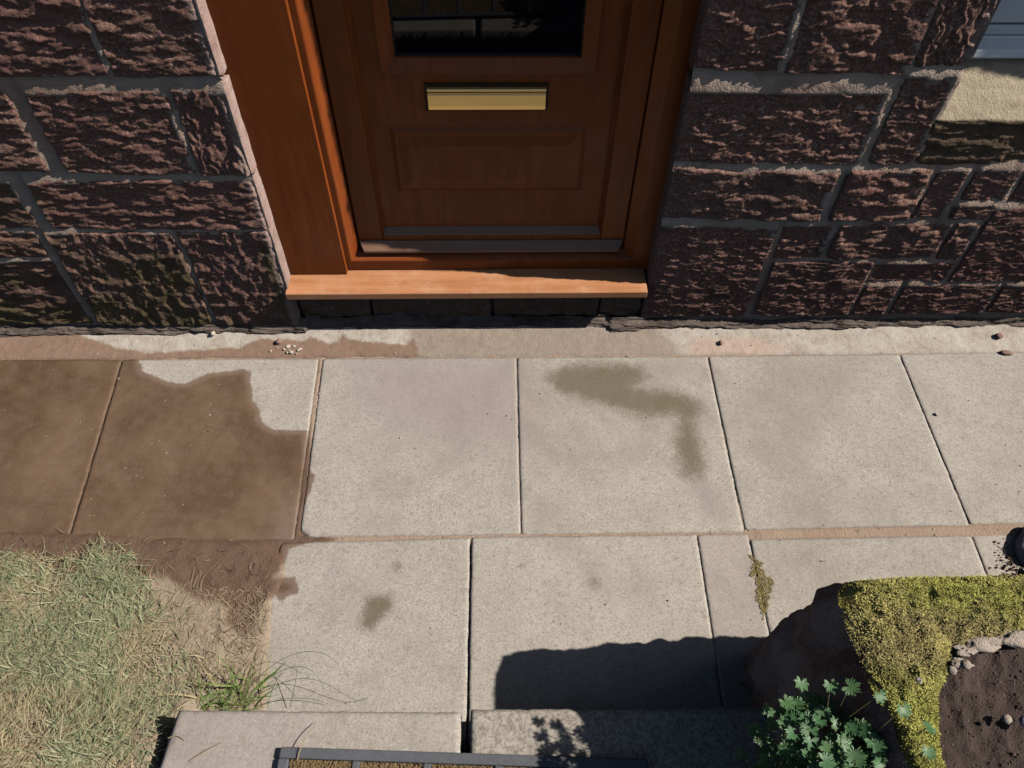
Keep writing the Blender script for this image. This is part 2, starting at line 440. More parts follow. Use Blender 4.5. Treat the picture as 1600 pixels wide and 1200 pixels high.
def mortar_wall():
    xs0, xs1 = -2.9, 3.0
    hx = np.concatenate([np.arange(xs0, -1.75, .03), np.arange(-1.75, 1.8, .0065), np.arange(1.8, xs1 + .001, .03)])
    hz = np.concatenate([np.arange(0, 1.25, .0065), np.arange(1.25, 2.81, .03)])
    # snap lines onto the openings
    for v in (DX0, DX1, WX0, WX1): hx[np.argmin(abs(hx - v))] = v
    for v in (DZ1, .665, WZ1): hz[np.argmin(abs(hz - v))] = v
    X, Zz = np.meshgrid(hx, hz)
    Y = YF + .0015 - .006 * (fbm(X * 9, Zz * 9, 3) - .5) - .003 * (fbm(X * 60, Zz * 60, 5, 3) - .5)
    band = sstep(.02, .0, np.abs(Zz - .889)) * ((X > DX1) | (X < DX0))
    Y = Y - .003 * band
    bump_ = np.zeros_like(X)
    for x0, x1, z0, z1, _ in STONES:
        wv = .006 * (fbm(X * 25, Zz * 25, 7, 3) - .5)
        inx = sstep(x0 - .012, x0, X) * sstep(x1 + .012, x1, X); inz = sstep(z0 - .01, z0, Zz) * sstep(z1 + .01, z1, Zz)
        u = Zz - z1 + wv; bump_ = np.maximum(bump_, inx * np.where((u > -.012) & (u < .032), np.clip(1 - u / .032, 0, 1), 0))
        u = X - x1 + wv; bump_ = np.maximum(bump_, .8 * inz * np.where((u > -.008) & (u < .028), np.clip(1 - u / .028, 0, 1), 0))
    Y = Y + camber(X)
    Y = Y - .0125 * bump_ * (.55 + .9 * fbm(X * 7, Zz * 7, 9, 3) - .2)
    V = np.stack([X.ravel(), Y.ravel(), Zz.ravel()], 1)
    fc = grid_faces(len(hx), len(hz))
    cx = V[fc].mean(1)
    keep = ~(((cx[:, 0] > DX0) & (cx[:, 0] < DX1) & (cx[:, 2] < DZ1)) | ((cx[:, 0] > WX0) & (cx[:, 0] < WX1) & (cx[:, 2] > .665) & (cx[:, 2] < WZ1)))
    w = build('wall', V, [fc[keep]], MORTAR, house, origin=(0, .11, 0))
    w['label'] = 'wall of squared red sandstone blocks in grey mortar'
    return w
wall = mortar_wall()
boxes('wall_core', [(-2.9, DX0 - .035, .135, .5, 0, 2.8), (DX1 + .035, WX0 - .03, .135, .5, 0, 2.8), (WX1 + .03, 3.0, .135, .5, 0, 2.8),
                    (DX0 - .035, DX1 + .035, .135, .5, DZ1 + .03, 2.8), (DX0 - .035, DX1 + .035, .17, .5, 0, .165),
                    (WX0 - .03, WX1 + .03, .135, .5, WZ1 + .03, 2.8), (WX0 - .03, WX1 + .03, .135, .5, 0, WZ0 - .21)], MORTAR, house, 0)
boxes('upper_wall', [(-3.2, 3.3, .115, .5, 2.803, 5.2)], GUTTER, house, 0)
for sx in ((-3.2, -2.903), (3.003, 3.3)): boxes('side_wall', [(sx[0], sx[1], .115, .5, 0, 2.8)], GUTTER, house, 0)

def relief(style, x, z, sd):
    """height of the dressed face, metres proud"""
    wx = x + .014 * (fbm(x * 18, z * 18, sd + 40, 3) - .5); wz = z + .014 * (fbm(x * 16, z * 20, sd + 41, 3) - .5)
    fine = .0022 * (fbm(x * 120, z * 200, sd + 7, 3) - .5)
    und = fbm(x * 6, z * 8, sd + 6, 3) - .5
    if style in ('row', 'row2', 'row3'):
        per, amp, fl = {'row': (.0118, .0046, .0034), 'row2': (.0150, .0044, .0050), 'row3': (.0150, .0050, .0052)}[style]
        ph = wz / per + 2.0 * (fbm(x * 24, z * 34, sd + 1, 3) - .5) + 1.1 * (vn(x * 62, z * 26, sd + 2) - .5)
        k = np.floor(ph); t = ph - k
        tooth = np.where(t < .66, (t / .66) ** 1.5, np.clip(1 - (t - .66) / .34, 0, 1))
        am = np.clip(1.9 * vn(x * 34 + 7.3 * k, k * 1.7, sd + 5) - .35, .05, 1.3)
        flake = sstep(.42, .62, fbm(wx * 24, wz * 62, sd + 8, 3))
        return .002 + amp * tooth * am + fl * (flake - .5) * .9 + .008 * und + fine
    if style in ('vert', 'vert2'):
        xx = wx + (.32 * z if style == 'vert2' else .12 * z)
        ph = xx / .021 + 2.2 * (fbm(x * 30, z * 17, sd + 1, 3) - .5) + 1.1 * (vn(x * 26, z * 50, sd + 2) - .5)
        k = np.floor(ph); t = ph - k
        tooth = np.where(t < .6, (t / .6) ** 1.4, 1 - (t - .6) / .4)
        am = np.clip(1.9 * vn(z * 26 + 3.1 * k, k * 1.3, sd + 5) - .3, .05, 1.3)
        return .002 + .0058 * tooth * am + .005 * (sstep(.4, .62, fbm(wx * 46, wz * 20, sd + 8, 3)) - .5) + .008 * und + fine
    if style == 'pit':
        return .006 + .012 * (ridge(wx * 25, wz * 19, sd, 3) - .5) + .007 * (fbm(x * 62, z * 50, sd + 3, 3) - .5) + .006 * und + fine
    if style == 'blot':
        return .005 + .0080 * (sstep(.36, .64, fbm(wx * 21, wz * 42, sd, 4)) - .5) + .0045 * (fbm(x * 50, z * 90, sd + 3, 3) - .5) + fine
    if style == 'chunk2':
        return .006 + .0095 * (sstep(.3, .7, fbm(wx * 19, wz * 44, sd, 4)) - .5) + .006 * (ridge(x * 26, z * 60, sd + 3, 3) - .5) + .006 * und + fine
    return .005 + .0155 * (fbm(wx * 18, wz * 52, sd, 3) - .5) + .0065 * (fbm(x * 44, z * 105, sd + 3, 3) - .5) + .008 * und + fine    # chunk

def make_stone(x0, x1, z0, z1, style, sd, res=.0035, proud=.007, depth=.09, left_rev=False, right_rev=False, mossf=None, yf=YF, parent=None, name='stone'):
    pad = .0085
    nx = max(6, int((x1 - x0 + 2 * pad) / res)); nz = max(6, int((z1 - z0 + 2 * pad) / res))
    X, Zz = np.meshgrid(np.linspace(x0 - (0 if left_rev else pad), x1 + (0 if right_rev else pad), nx), np.linspace(z0 - pad, z1 + pad, nz))
    wob = lambda s, f: .011 * (fbm(X * f, Zz * f, sd + s, 3) - .5)
    big = 1.0
    dl = np.where(left_rev, .006 + (X - x0) * 1.1, X - x0 + pad + wob(20, 14)); dr = np.where(right_rev, .003 + (x1 - X) * .42, x1 - X + pad + wob(21, 14))
    db = Zz - z0 + pad + wob(22, 14); dt = z1 - Zz + pad + wob(23, 14)
    r = .008
    f = lambda d: sstep(0, r, d)
    e = f(dl) * f(dr) * sstep(0, .015, db) * f(dt)
    calm = 1.0
    if left_rev: calm = .3 + .7 * sstep(0, .035, X - x0)
    h = -.013 + e * (.013 + proud) + relief(style, X, Zz, sd) * (.15 + .85 * e) * calm
    Y = yf - h + (camber(X) if yf == YF else 0)
    # quick drop of the very rim behind the mortar
    V = [np.stack([X.ravel(), Y.ravel(), Zz.ravel()], 1)]
    faces = [grid_faces(nx, nz)]
    idx = np.arange(nx * nz).reshape(nz, nx)
    loop = np.concatenate([idx[0, :], idx[1:, -1], idx[-1, -2::-1], idx[-2:0:-1, 0]])
    n = len(loop); base = nx * nz; prev = loop
    npre = nx * nz
    rows = 7 if (left_rev or right_rev) else 2
    for q in range(1, rows + 1):
        P = V[0][loop].copy()
        t = q / rows
        P[:, 1] = P[:, 1] * (1 - t) + (yf + depth) * t
        nzv = .006 * (fbm(P[:, 2] * 18, P[:, 1] * 18, sd + 31, 3) - .5)
        if right_rev: P[:, 0] += np.where(loop % nx == nx - 1, nzv, 0)
        if left_rev: P[:, 0] += np.where(loop % nx == 0, nzv, 0)
        cur = np.arange(n) + base; base += n
        V.append(P)
        faces.append(np.stack([prev, cur, np.roll(cur, -1), np.roll(prev, -1)], 1)[:, ::-1].copy()[:, ::-1])
        prev = cur
    V = np.concatenate(V)
    m = np.zeros(len(V)) if mossf is None else mossf(V[:, 0], V[:, 2])
    pale = np.zeros(len(V))
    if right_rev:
        pale = sstep(x1 - .030, x1 - .010, V[:, 0]) * .75; pale[npre:] = np.where(V[npre:, 0] > x1 - .02, 1.0, 0)  # sun-facing reveal painted paler: its sunlit brightness sits in the colour
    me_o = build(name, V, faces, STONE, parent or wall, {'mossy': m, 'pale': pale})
    return me_o

def moss_left(x, z):
    a = .80 * sstep(.50, .05, z) * sstep(-.72, -1.0, x)
    a = np.maximum(a, 1.0 * sstep(-.765, -.70, x) * sstep(.49, .36, z))
    a = np.maximum(a, .74 * sstep(.45, .30, z) * sstep(-1.31, -1.2, x) * sstep(-.80, -1.0, x))
    a = np.maximum(a, .62 * sstep(.30, .1, z))
    a = np.maximum(a, .6 * sstep(-1.05, -1.3, x) * sstep(.78, .6, z))
    a = np.maximum(a, .9 * sstep(.24, .1, z) * sstep(-1.25, -1.4, x))
    return np.maximum(a, .7 * sstep(.14, .03, z))
def moss_right(x, z):
    return np.maximum(.62 * sstep(.17, .03, z) * sstep(1.0, .5, x), .35 * sstep(.12, .03, z))

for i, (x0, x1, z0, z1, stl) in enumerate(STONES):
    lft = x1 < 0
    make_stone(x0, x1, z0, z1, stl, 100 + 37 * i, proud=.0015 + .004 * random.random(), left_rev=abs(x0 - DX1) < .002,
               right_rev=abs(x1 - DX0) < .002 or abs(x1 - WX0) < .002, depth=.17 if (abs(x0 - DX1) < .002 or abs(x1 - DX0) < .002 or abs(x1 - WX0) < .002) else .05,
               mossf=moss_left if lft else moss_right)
# courses that go on beyond the picture
def fill(x0, x1, z0, z1, sd, lrev=False, rrev=False):
    r = random.Random(sd); z = z0
    while z < z1 - .08:
        hgt = min(r.uniform(.16, .27), z1 - z)
        if z1 - z - hgt < .1: hgt = z1 - z
        x = x0
        while x < x1 - .05:
            w = min(r.uniform(.22, .48), x1 - x)
            if x1 - x - w < .12: w = x1 - x
            L = lrev and x == x0; Rv = rrev and x + w > x1 - .001
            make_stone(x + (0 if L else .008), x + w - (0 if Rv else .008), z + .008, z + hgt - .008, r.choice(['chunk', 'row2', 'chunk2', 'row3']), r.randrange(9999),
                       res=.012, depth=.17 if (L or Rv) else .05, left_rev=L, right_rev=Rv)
            x += w
        z += hgt
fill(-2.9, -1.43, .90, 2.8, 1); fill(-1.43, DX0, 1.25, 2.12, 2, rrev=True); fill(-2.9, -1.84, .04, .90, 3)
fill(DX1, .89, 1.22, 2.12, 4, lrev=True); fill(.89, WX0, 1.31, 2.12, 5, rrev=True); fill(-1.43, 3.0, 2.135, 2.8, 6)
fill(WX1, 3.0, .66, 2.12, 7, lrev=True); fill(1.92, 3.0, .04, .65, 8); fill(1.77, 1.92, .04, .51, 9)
# dark stones of the threshold under the door sill
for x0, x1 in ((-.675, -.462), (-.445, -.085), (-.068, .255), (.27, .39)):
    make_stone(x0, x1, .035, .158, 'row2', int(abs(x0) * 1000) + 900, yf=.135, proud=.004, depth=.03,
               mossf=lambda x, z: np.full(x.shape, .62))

def base_ledge():
    xs = np.arange(-2.9, 3.0, .005); t = np.linspace(0, 1, 26)
    X, T = np.meshgrid(xs, t)
    lam = fbm(X * 6, T * 5, 71, 4) - .5
    n2 = fbm(X * 26, T * 16, 73, 4) - .5
    stp = sstep(.45, .55, fbm(X * 9, T * 7 + 1.5 * lam, 75, 4))
    Zz = .050 * (1 - T) + .022 * (fbm(X * 11, T * 0, 77, 4) - .5) * (1 - T)
    out = .008 + .024 * sstep(0, .6, T) + .010 * lam + .011 * n2 + .007 * (stp - .5) + .012 * (fbm(X * 3, T * 0, 79, 3) - .5)
    under = (X > DX0 + .02) & (X < DX1 - .10)
    out = np.where(under, out - .012, out)
    Y = YF + .012 - out
    V = np.stack([X.ravel(), Y.ravel(), Zz.ravel()], 1)
    return build('base_course', V, [grid_faces(len(xs), len(t), flip=True)], LEDGE, house)
base_ledge()

# stone window sill: weathered slope on top, rough mossy front
def stone_sill():
    prof = []
    for t in np.linspace(0, 1, 40): prof.append((.215 - .118 * t, .893 - .103 * t, 1.0))
    for t in np.linspace(0, 1, 34)[1:]: prof.append((.097 + .004 * t, .79 - .135 * t, 0.0))
    prof.append((.16, .653, 0.0))
    prof = np.array(prof); xs = np.arange(1.0125, 2.07, .004)
    X, I = np.meshgrid(xs, np.arange(len(prof)))
    Y = prof[I, 0].copy(); Zz = prof[I, 1].copy(); li = prof[I, 2].copy()
    fr = li < .5
    nz = fbm(X * 10, Zz * 46 + Y * 20, 211, 4) - .5
    Y = Y - np.where(fr, .024 * nz + .006 * (ridge(X * 24, Zz * 70, 215, 3) - .5), 0); Zz = Zz + np.where(fr, 0, .010 * nz)
    Zz = Zz + .006 * (fbm(X * 9, Y * 0, 3) - .5)
    V = np.stack([X.ravel(), Y.ravel(), Zz.ravel()], 1)
    # close the left end
    n = len(prof); xsn = len(xs)
    ends = np.arange(n) * xsn
    cen = len(V); V = np.concatenate([V, [[1.0125, .2, .7]]])
    tri = np.stack([ends[:-1], ends[1:], np.full(n - 1, cen)], 1)
    lic = np.concatenate([li.ravel(), [0]])
    o = build('stone_sill', V, [grid_faces(xsn, n), tri], SILLST, house, {'lichen': lic})
    return o
stone_sill()

# white window
win = boxes('window', [(WX0 + .004, WX1, .215, .285, .905, .935), (WX0 + .004, WX0 + .07, .222, .285, .935, 2.04), (WX1 - .07, WX1, .222, .285, .935, 2.04), (WX0 + .07, WX1 - .07, .222, .285, 1.97, 2.04)], PVC, house, .004)
win['label'] = 'white plastic window over the stone sill'
prism_x('window_board', [(.19, .893), (.187, .898), (.19, .915), (.235, .932), (.285, .934), (.285, .893)], WX0 + .002, WX1 - .002, PVC, win, bev=.002)
boxes('frame', [(WX0 + .07, WX1 - .07, .218, .285, .9355, .962)], PVC, win, .005)
boxes('seal', [(WX0 + .075, WX1 - .075, .236, .28, .962, .9685)], SEAL, win, 0)
boxes('sash', [(WX0 + .006, WX1 - .075, .211, .276, .9685, 1.035), (WX0 + .006, WX0 + .08, .2115, .276, 1.035, 1.96), (WX1 - .14, WX1 - .075, .2115, .276, 1.035, 1.96), (WX0 + .08, WX1 - .14, .2115, .276, 1.9, 1.96)], PVC, win, .007, 3)
boxes('glass', [(WX0 + .08, WX1 - .14, .238, .246, 1.035, 1.9)], GLASS, win, 0)

# ------------------------------------------------------------------ door frame
FY = .180
def prism_z(name, prof, z0, z1, mat, parent=None, bev=0.0):
    n = len(prof)
    V = [(x, y, z0) for x, y in prof] + [(x, y, z1) for x, y in prof]
    q = np.array([(i, (i + 1) % n, n + (i + 1) % n, n + i) for i in range(n)])
    ob = build(name, np.array(V), [q, np.array([list(range(n))[::-1]]), np.array([list(range(n, 2 * n))])], mat, parent, smooth=False)
    if bev:
        m = ob.modifiers.new('bevel', 'BEVEL'); m.width = bev; m.segments = 2; m.limit_method = 'ANGLE'
    return ob
frame = boxes('door_frame', [(-.470, .3215, FY, .262, 2.04, 2.115)], WOOD, house, .004)
frame['label'] = 'golden oak woodgrain frame round the door'
prism_z('stile', [(DX0 + .002, FY), (-.497, FY), (-.4935, FY + .0015), (-.4735, FY + .026), (-.4725, .262), (DX0 + .002, .262)], .207, 2.115, WOOD, frame)
prism_z('stile', [(DX1 + .010, FY), (DX1 + .010, .262), (.3225, .262), (.3235, FY + .026), (.3535, FY + .0015), (.357, FY)], .207, 2.115, WOOD, frame)
prism_x('bottom_rail', [(FY + .002, .2075), (FY, .212), (FY, .246), (FY + .003, .250), (FY + .027, .263), (.262, .265), (.262, .2075)], -.4965, .3565, WOOD, frame)
boxes('side_board', [(DX0 - .012, -.512, .163, FY - .0005, .2085, 2.11)], WOOD, frame, .0015)
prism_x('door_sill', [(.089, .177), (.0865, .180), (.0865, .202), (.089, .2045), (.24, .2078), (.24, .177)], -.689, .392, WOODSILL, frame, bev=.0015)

# ------------------------------------------------------------------ the door leaf
door = boxes('front_door', [(-.470, -.397, .213, .262, .275, 2.036), (.2515, .3215, .213, .262, .275, 2.036), (-.397, .2515, .213, .262, .275, .318),
                            (-.397, .2515, .213, .262, 1.955, 2.034)], WOOD, house, .004)
door['label'] = 'golden oak woodgrain panelled door with a brass letter plate'
PYd = .232
def ring(name, x0, x1, z0, z1, w, y_out, y_in, parent, mat=WOOD, y_back=None):
    """mitred moulding: slopes from y_out on the outer edge to y_in on the inner edge"""
    o = [(x0, z0), (x1, z0), (x1, z1), (x0, z1)]; i = [(x0 + w, z0 + w), (x1 - w, z0 + w), (x1 - w, z1 - w), (x0 + w, z1 - w)]
    V = [(x, y_out, z) for x, z in o] + [(x, y_in, z) for x, z in i]
    fs = [(k, (k + 1) % 4, 4 + (k + 1) % 4, 4 + k) for k in range(4)]
    if y_back is not None:
        V += [(x, y_back, z) for x, z in o]
        fs += [(8 + k, 8 + (k + 1) % 4, (k + 1) % 4, k) for k in range(4)]
        V += [(x, y_back, z) for x, z in i]
        fs += [(4 + k, 4 + (k + 1) % 4, 12 + (k + 1) % 4, 12 + k) for k in range(4)]
    return build(name, np.array(V), [np.array(fs)], mat, parent, smooth=False)
ring('glazing_bead', -.397, .2515, .318, 1.955, .012, .2132, PYd, door)
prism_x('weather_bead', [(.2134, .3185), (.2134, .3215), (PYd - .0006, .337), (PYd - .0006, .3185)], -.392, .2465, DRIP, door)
boxes('infill_panel', [(-.386, .2405, PYd, .258, .329, .846), (-.386, -.333, PYd, .258, .846, 1.944), (.183, .2405, PYd, .258, .846, 1.944), (-.333, .183, PYd, .258, 1.90, 1.944)], WOOD, door, 0)
# raised and fielded lower panel
rp = boxes('raised_panel', [(-.2855, .1295, PYd - .0150, PYd + .004, .5225, .6315)], WOOD, door, .0)
ring('panel_moulding', -.336, .180, .472, .682, .0125, PYd - .0003, PYd - .0085, rp)
ring('panel_step', -.3235, .1675, .4845, .6695, .008, PYd - .0085, PYd - .0085, rp)
ring('panel_field', -.3155, .1595, .4925, .6615, .030, PYd - .0085, PYd - .0150, rp)
# glass with its moulding
gb = ring('glass_moulding', -.334, .184, .845, 1.90, .034, PYd - .016, PYd - .002, door, y_back=PYd + .02)
boxes('glass_pane', [(-.31, .16, PYd + .012, PYd + .02, .87, 1.875)], GLASS, door, 0)
ring('glass_seal', -.3, .15, .879, 1.866, .004, PYd + .004, PYd + .0115, door, SEAL)
# drip rail
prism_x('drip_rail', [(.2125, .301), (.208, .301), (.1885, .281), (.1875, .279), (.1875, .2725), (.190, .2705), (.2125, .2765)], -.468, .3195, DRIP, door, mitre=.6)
# letter plate: backplate and flap
lp = boxes('letter_plate', [(-.236, .075, PYd - .006, PYd - .0004, .733, .812)], BRASSD, door, .002)
lp['label'] = 'brass letter plate'
prism_x('letter_flap', [(PYd - .0065, .741), (PYd - .010, .741), (PYd - .017, .745), (PYd - .019, .757), (PYd - .018, .787), (PYd - .0125, .791), (PYd - .0065, .791)], -.228, .067, BRASS, door, bev=.001)
prism_x('flap_hinge', [(PYd - .0065, .794), (PYd - .013, .794), (PYd - .017, .797), (PYd - .015, .802), (PYd - .0065, .804)], -.2285, .0675, BRASS, door, bev=.001)

frame.location.y -= .010
door.location.y -= .010

# ------------------------------------------------------------------ ground sheets
def big_ground():
    V = np.array([(-40, -40, -.03), (40, -40, -.03), (40, .5, -.03), (-40, .5, -.03)], float)
    return tag(build('ground', V, [np.array([[0, 1, 2, 3]])], LAWNF, smooth=False), 'flat ground under the garden', kind='structure')
big_ground()

# path: bed of sand with a slab for each flag
path = tag(build('path', np.array([(-3, -1.3, -.009), (3, -1.3, -.009), (3, .1, -.009), (-3, .1, -.009)], float), [np.array([[0, 1, 2, 3]])], BED, smooth=False), 'path of square concrete paving slabs along the house wall', kind='structure')
WET = [(-2.9, 0.019), (-1.184, 0.03), (-1.172, -0.008), (-1.147, -0.052), (-1.059, -0.094), (-1.012, -0.102), (-0.949, -0.061), (-0.844, -0.047), (-0.821, -0.055), (-0.794, -0.163), (-0.764, -0.198), (-0.757, -0.239), (-0.71, -0.271), (-0.615, -0.272), (-0.592, -0.408), (-0.572, -0.422), (-0.578, -0.469), (-0.588, -0.538), (-0.583, -0.576), (-0.537, -0.611), (-0.502, -0.619), (-0.552, -0.629), (-0.614, -0.647), (-0.62, -0.686), (-0.641, -0.73), (-0.623, -0.721), (-0.58, -0.731), (-0.573, -0.765), (-0.612, -0.79), (-0.649, -0.764), (-0.657, -0.789), (-0.674, -0.823), (-0.677, -0.863), (-0.71, -0.871), (-0.758, -0.788), (-0.843, -0.77), (-0.92, -0.718), (-2.9, -0.67)]
STAIN3 = [(0.093, -0.088), (0.144, -0.044), (0.285, -0.035), (0.383, -0.046), (0.398, -0.091), (0.355, -0.127), (0.489, -0.145), (0.543, -0.177), (0.557, -0.212), (0.521, -0.257), (0.529, -0.389), (0.512, -0.441), (0.459, -0.43), (0.452, -0.345), (0.477, -0.234), (0.363, -0.233), (0.233, -0.181), (0.12, -0.137)]
STAIN1 = [(-0.394, -0.784), (-0.337, -0.777), (-0.332, -0.81), (-0.357, -0.835), (-0.378, -0.867), (-0.408, -0.859), (-0.399, -0.818)]
PURP2 = [(-0.494, -0.008), (-0.014, -0.012), (-0.008, -0.318), (-0.205, -0.316), (-0.437, -0.202)]
RUST3 = [(.49, -.46), (.53, -.45), (.55, -.56), (.51, -.565)]
SL = [
 ([(-2.252, 0.0), (-1.2285, -0.006), (-1.2065, -0.609), (-1.99, -0.609)], None),
 ([(-1.2250, -0.006), (-0.618, -0.007), (-0.606, -0.620), (-1.2030, -0.614)], None),
 ([(-0.604, -0.007), (-0.0015, -0.007), (-0.0012, -0.611), (-0.592, -0.611)], None),
 ([(0.0015, -0.008), (0.5990, -0.009), (0.6025, -0.611), (0.0012, -0.611)], None),
 ([(0.602, -0.009), (1.2062, -0.006), (1.2200, -0.598), (0.6057, -0.604)], None),
 ([(1.2092, -0.006), (1.981, 0.005), (1.95, -0.588), (1.2230, -0.595)], None),
 ([(-0.640, -0.628), (-0.1365, -0.619), (-0.1385, -1.15), (-0.655, -1.15)], None),
 ([(-0.1318, -0.618), (0.4722, -0.617), (0.4668, -1.15), (-0.1335, -1.15)], None),
 ([(0.4745, -0.617), (0.6115, -0.616), (0.6132, -1.1), (0.4690, -1.1)], None),
 ([(0.6135, -0.634), (1.2125, -0.629), (1.2145, -1.0), (0.6150, -1.0)], None),
 ([(1.2160, -0.625), (1.80, -0.621), (1.80, -1.0), (1.2180, -1.0)], None),
 ([(1.985, 0.005), (2.60, 0.005), (2.57, -0.588), (1.954, -0.588)], None),
 ([(-2.87, 0.0), (-2.256, 0.0), (-1.994, -0.609), (-2.61, -0.609)], None),
]
def joint_bed():
    xs = np.arange(-1.8, 1.9, .005); ys = np.arange(-1.12, .03, .005)
    X, Y = np.meshgrid(xs, ys)
    dj = np.full(X.shape, 9.0)
    for c, _ in SL: dj = np.minimum(dj, sdf(X, Y, c))
    fill = sstep(-.003, -.0005, dj)
    Zz = -.008 + fill * (.0060 + .0045 * (fbm(X * 26, Y * 26, 91, 4) - .5) + .0015 * (fbm(X * 80, Y * 80, 92, 2) - .5)) - .010 * sstep(.016, .008, np.abs(X + .135)) * sstep(-.63, -.65, Y)
    rid = sstep(.028, .010, np.abs(Y + .617)) * sstep(.55, .65, X)        # proud red strip between the two rows on the right
    Zz = np.maximum(Zz, -.02 + rid * (.0205 + .003 * (fbm(X * 20, Y * 20, 95, 3) - .5)))
    V = np.stack([X.ravel(), Y.ravel(), Zz.ravel()], 1)
    o = build('joint_sand', V, [grid_faces(len(xs), len(ys))], BED, path, {'wet': np.clip(.55 - sdf(V[:, 0], V[:, 1], WET) / .06, 0, 1)})
    return tag(o, kind='stuff')
joint_bed()
def slab_masks(X, Y):
    wet = np.clip(.5 - sdf(X, Y, WET) / .05, 0, 1) - .30 * sstep(-.71, -.62, X) * sstep(-.45, -.58, Y) * (Y > -.622)
    moss = np.clip(.62 - sdf(X, Y, STAIN3) / .10, 0, .98)
    moss = np.maximum(moss, np.clip(.66 - sdf(X, Y, STAIN1) / .055, 0, 1.0))
    for cx, cyy, r, a in ((-.325, -.70, .026, .7), (.185, -.75, .034, .66), (.0, -.70, .018, .6), (.29, -.77, .018, .5), (-.52, -.80, .03, .4), (.10, -.95, .03, .4), (-.77, -.445, .02, .7), (-1.2, -.38, .025, .8)):
        moss = np.maximum(moss, a * np.exp(-((X - cx) ** 2 + (Y - cyy) ** 2) / (r * r)))
    pink = np.clip(.62 - sdf(X, Y, PURP2) / .20, 0, .95)
    pink = np.maximum(pink, .55 * np.exp(-(((X - .47) / .13) ** 2 + ((Y + .07) / .05) ** 2)))
    pink = np.maximum(pink, np.clip(.5 - sdf(X, Y, RUST3) / .06, 0, .9))
    pink = np.maximum(pink, .5 * ((X > .474) & (X < .611) & (Y < -.615)))
    return np.stack([wet, moss, pink], 1)
def make_slab(c, sd, parent, thick=.035, z=0.0, res=.007, chip=.0014, name='paving_slab'):
    """c: far-left, far-right, near-right, near-left corners"""
    c = np.array(c, float)
    nu = int(np.hypot(*(c[1] - c[0])) / res) + 2; nv = int(np.hypot(*(c[3] - c[0])) / res) + 2
    U, W = np.meshgrid(np.linspace(0, 1, nu), np.linspace(0, 1, nv))
    P = ((1 - U) * (1 - W))[..., None] * c[0] + (U * (1 - W))[..., None] * c[1] + (U * W)[..., None] * c[2] + ((1 - U) * W)[..., None] * c[3]
    X, Y = P[..., 0], P[..., 1]
    lx = np.hypot(*(c[1] - c[0])); ly = np.hypot(*(c[3] - c[0]))
    d = np.minimum(np.minimum(U, 1 - U) * lx, np.minimum(W, 1 - W) * ly)
    nzv = fbm(X * 40, Y * 40, sd + 3, 3)
    drop = chip * sstep(.004 + .010 * (nzv > .62) * (nzv - .62) * 6, 0, d)
    # worn corners
    for (a, b) in ((0, 0), (1, 0), (1, 1), (0, 1)):
        rr = np.hypot((U - a) * lx, (W - b) * ly)
        drop = drop + (.014 if (sd == 326 and (a, b) == (0, 1)) else .003) * sstep(.028 if (sd == 326 and (a, b) == (0, 1)) else .008, 0, rr)
    r_ = random.Random(sd)
    Zz = z + .0010 * (fbm(X * 4, Y * 4, sd, 3) - .5) + .0008 * (fbm(X * 90, Y * 90, sd + 5, 2) - .5) - drop + r_.uniform(-.0005, .0007)
    # frayed outline
    jit = .0016 * (fbm(X * 22, Y * 22, sd + 9, 2) - .5) + .0030 * (fbm(X * 90 + 9, Y * 90, sd + 8, 3) - .5)
    X = X + np.where((U == 0) | (U == 1), jit, 0); Y = Y + np.where((W == 0) | (W == 1), jit, 0)
    V0 = np.stack([X.ravel(), Y.ravel(), Zz.ravel()], 1)
    idx = np.arange(nu * nv).reshape(nv, nu)
    loop = np.concatenate([idx[0, :], idx[1:, -1], idx[-1, -2::-1], idx[-2:0:-1, 0]])
    lo = V0[loop].copy(); lo[:, 2] = z - thick
    V = np.concatenate([V0, lo]); cur = np.arange(len(loop)) + len(V0)
    q = np.stack([loop, np.roll(loop, -1), np.roll(cur, -1), cur], 1)
    m = slab_masks(V[:, 0], V[:, 1]) if z < .05 else np.stack([np.zeros(len(V)), *np.array([.5 * np.exp(-(((V[:, 0] + .6) / .025) ** 2 + ((V[:, 1] + 1.155) / .02) ** 2)), .7 * sstep(-.25, -.7, V[:, 0])])], 1)
    return build(name, V, [grid_faces(nu, nv, flip=True), q], SLAB, parent, {'mask': m, 'tread': np.full(len(V), .75 if (z > .05 and c[0][0] > -.2) else .15 if z > .05 else 0)})
G_ = .0
for i, (c, _) in enumerate(SL):
    make_slab(c, 300 + i * 13, path)

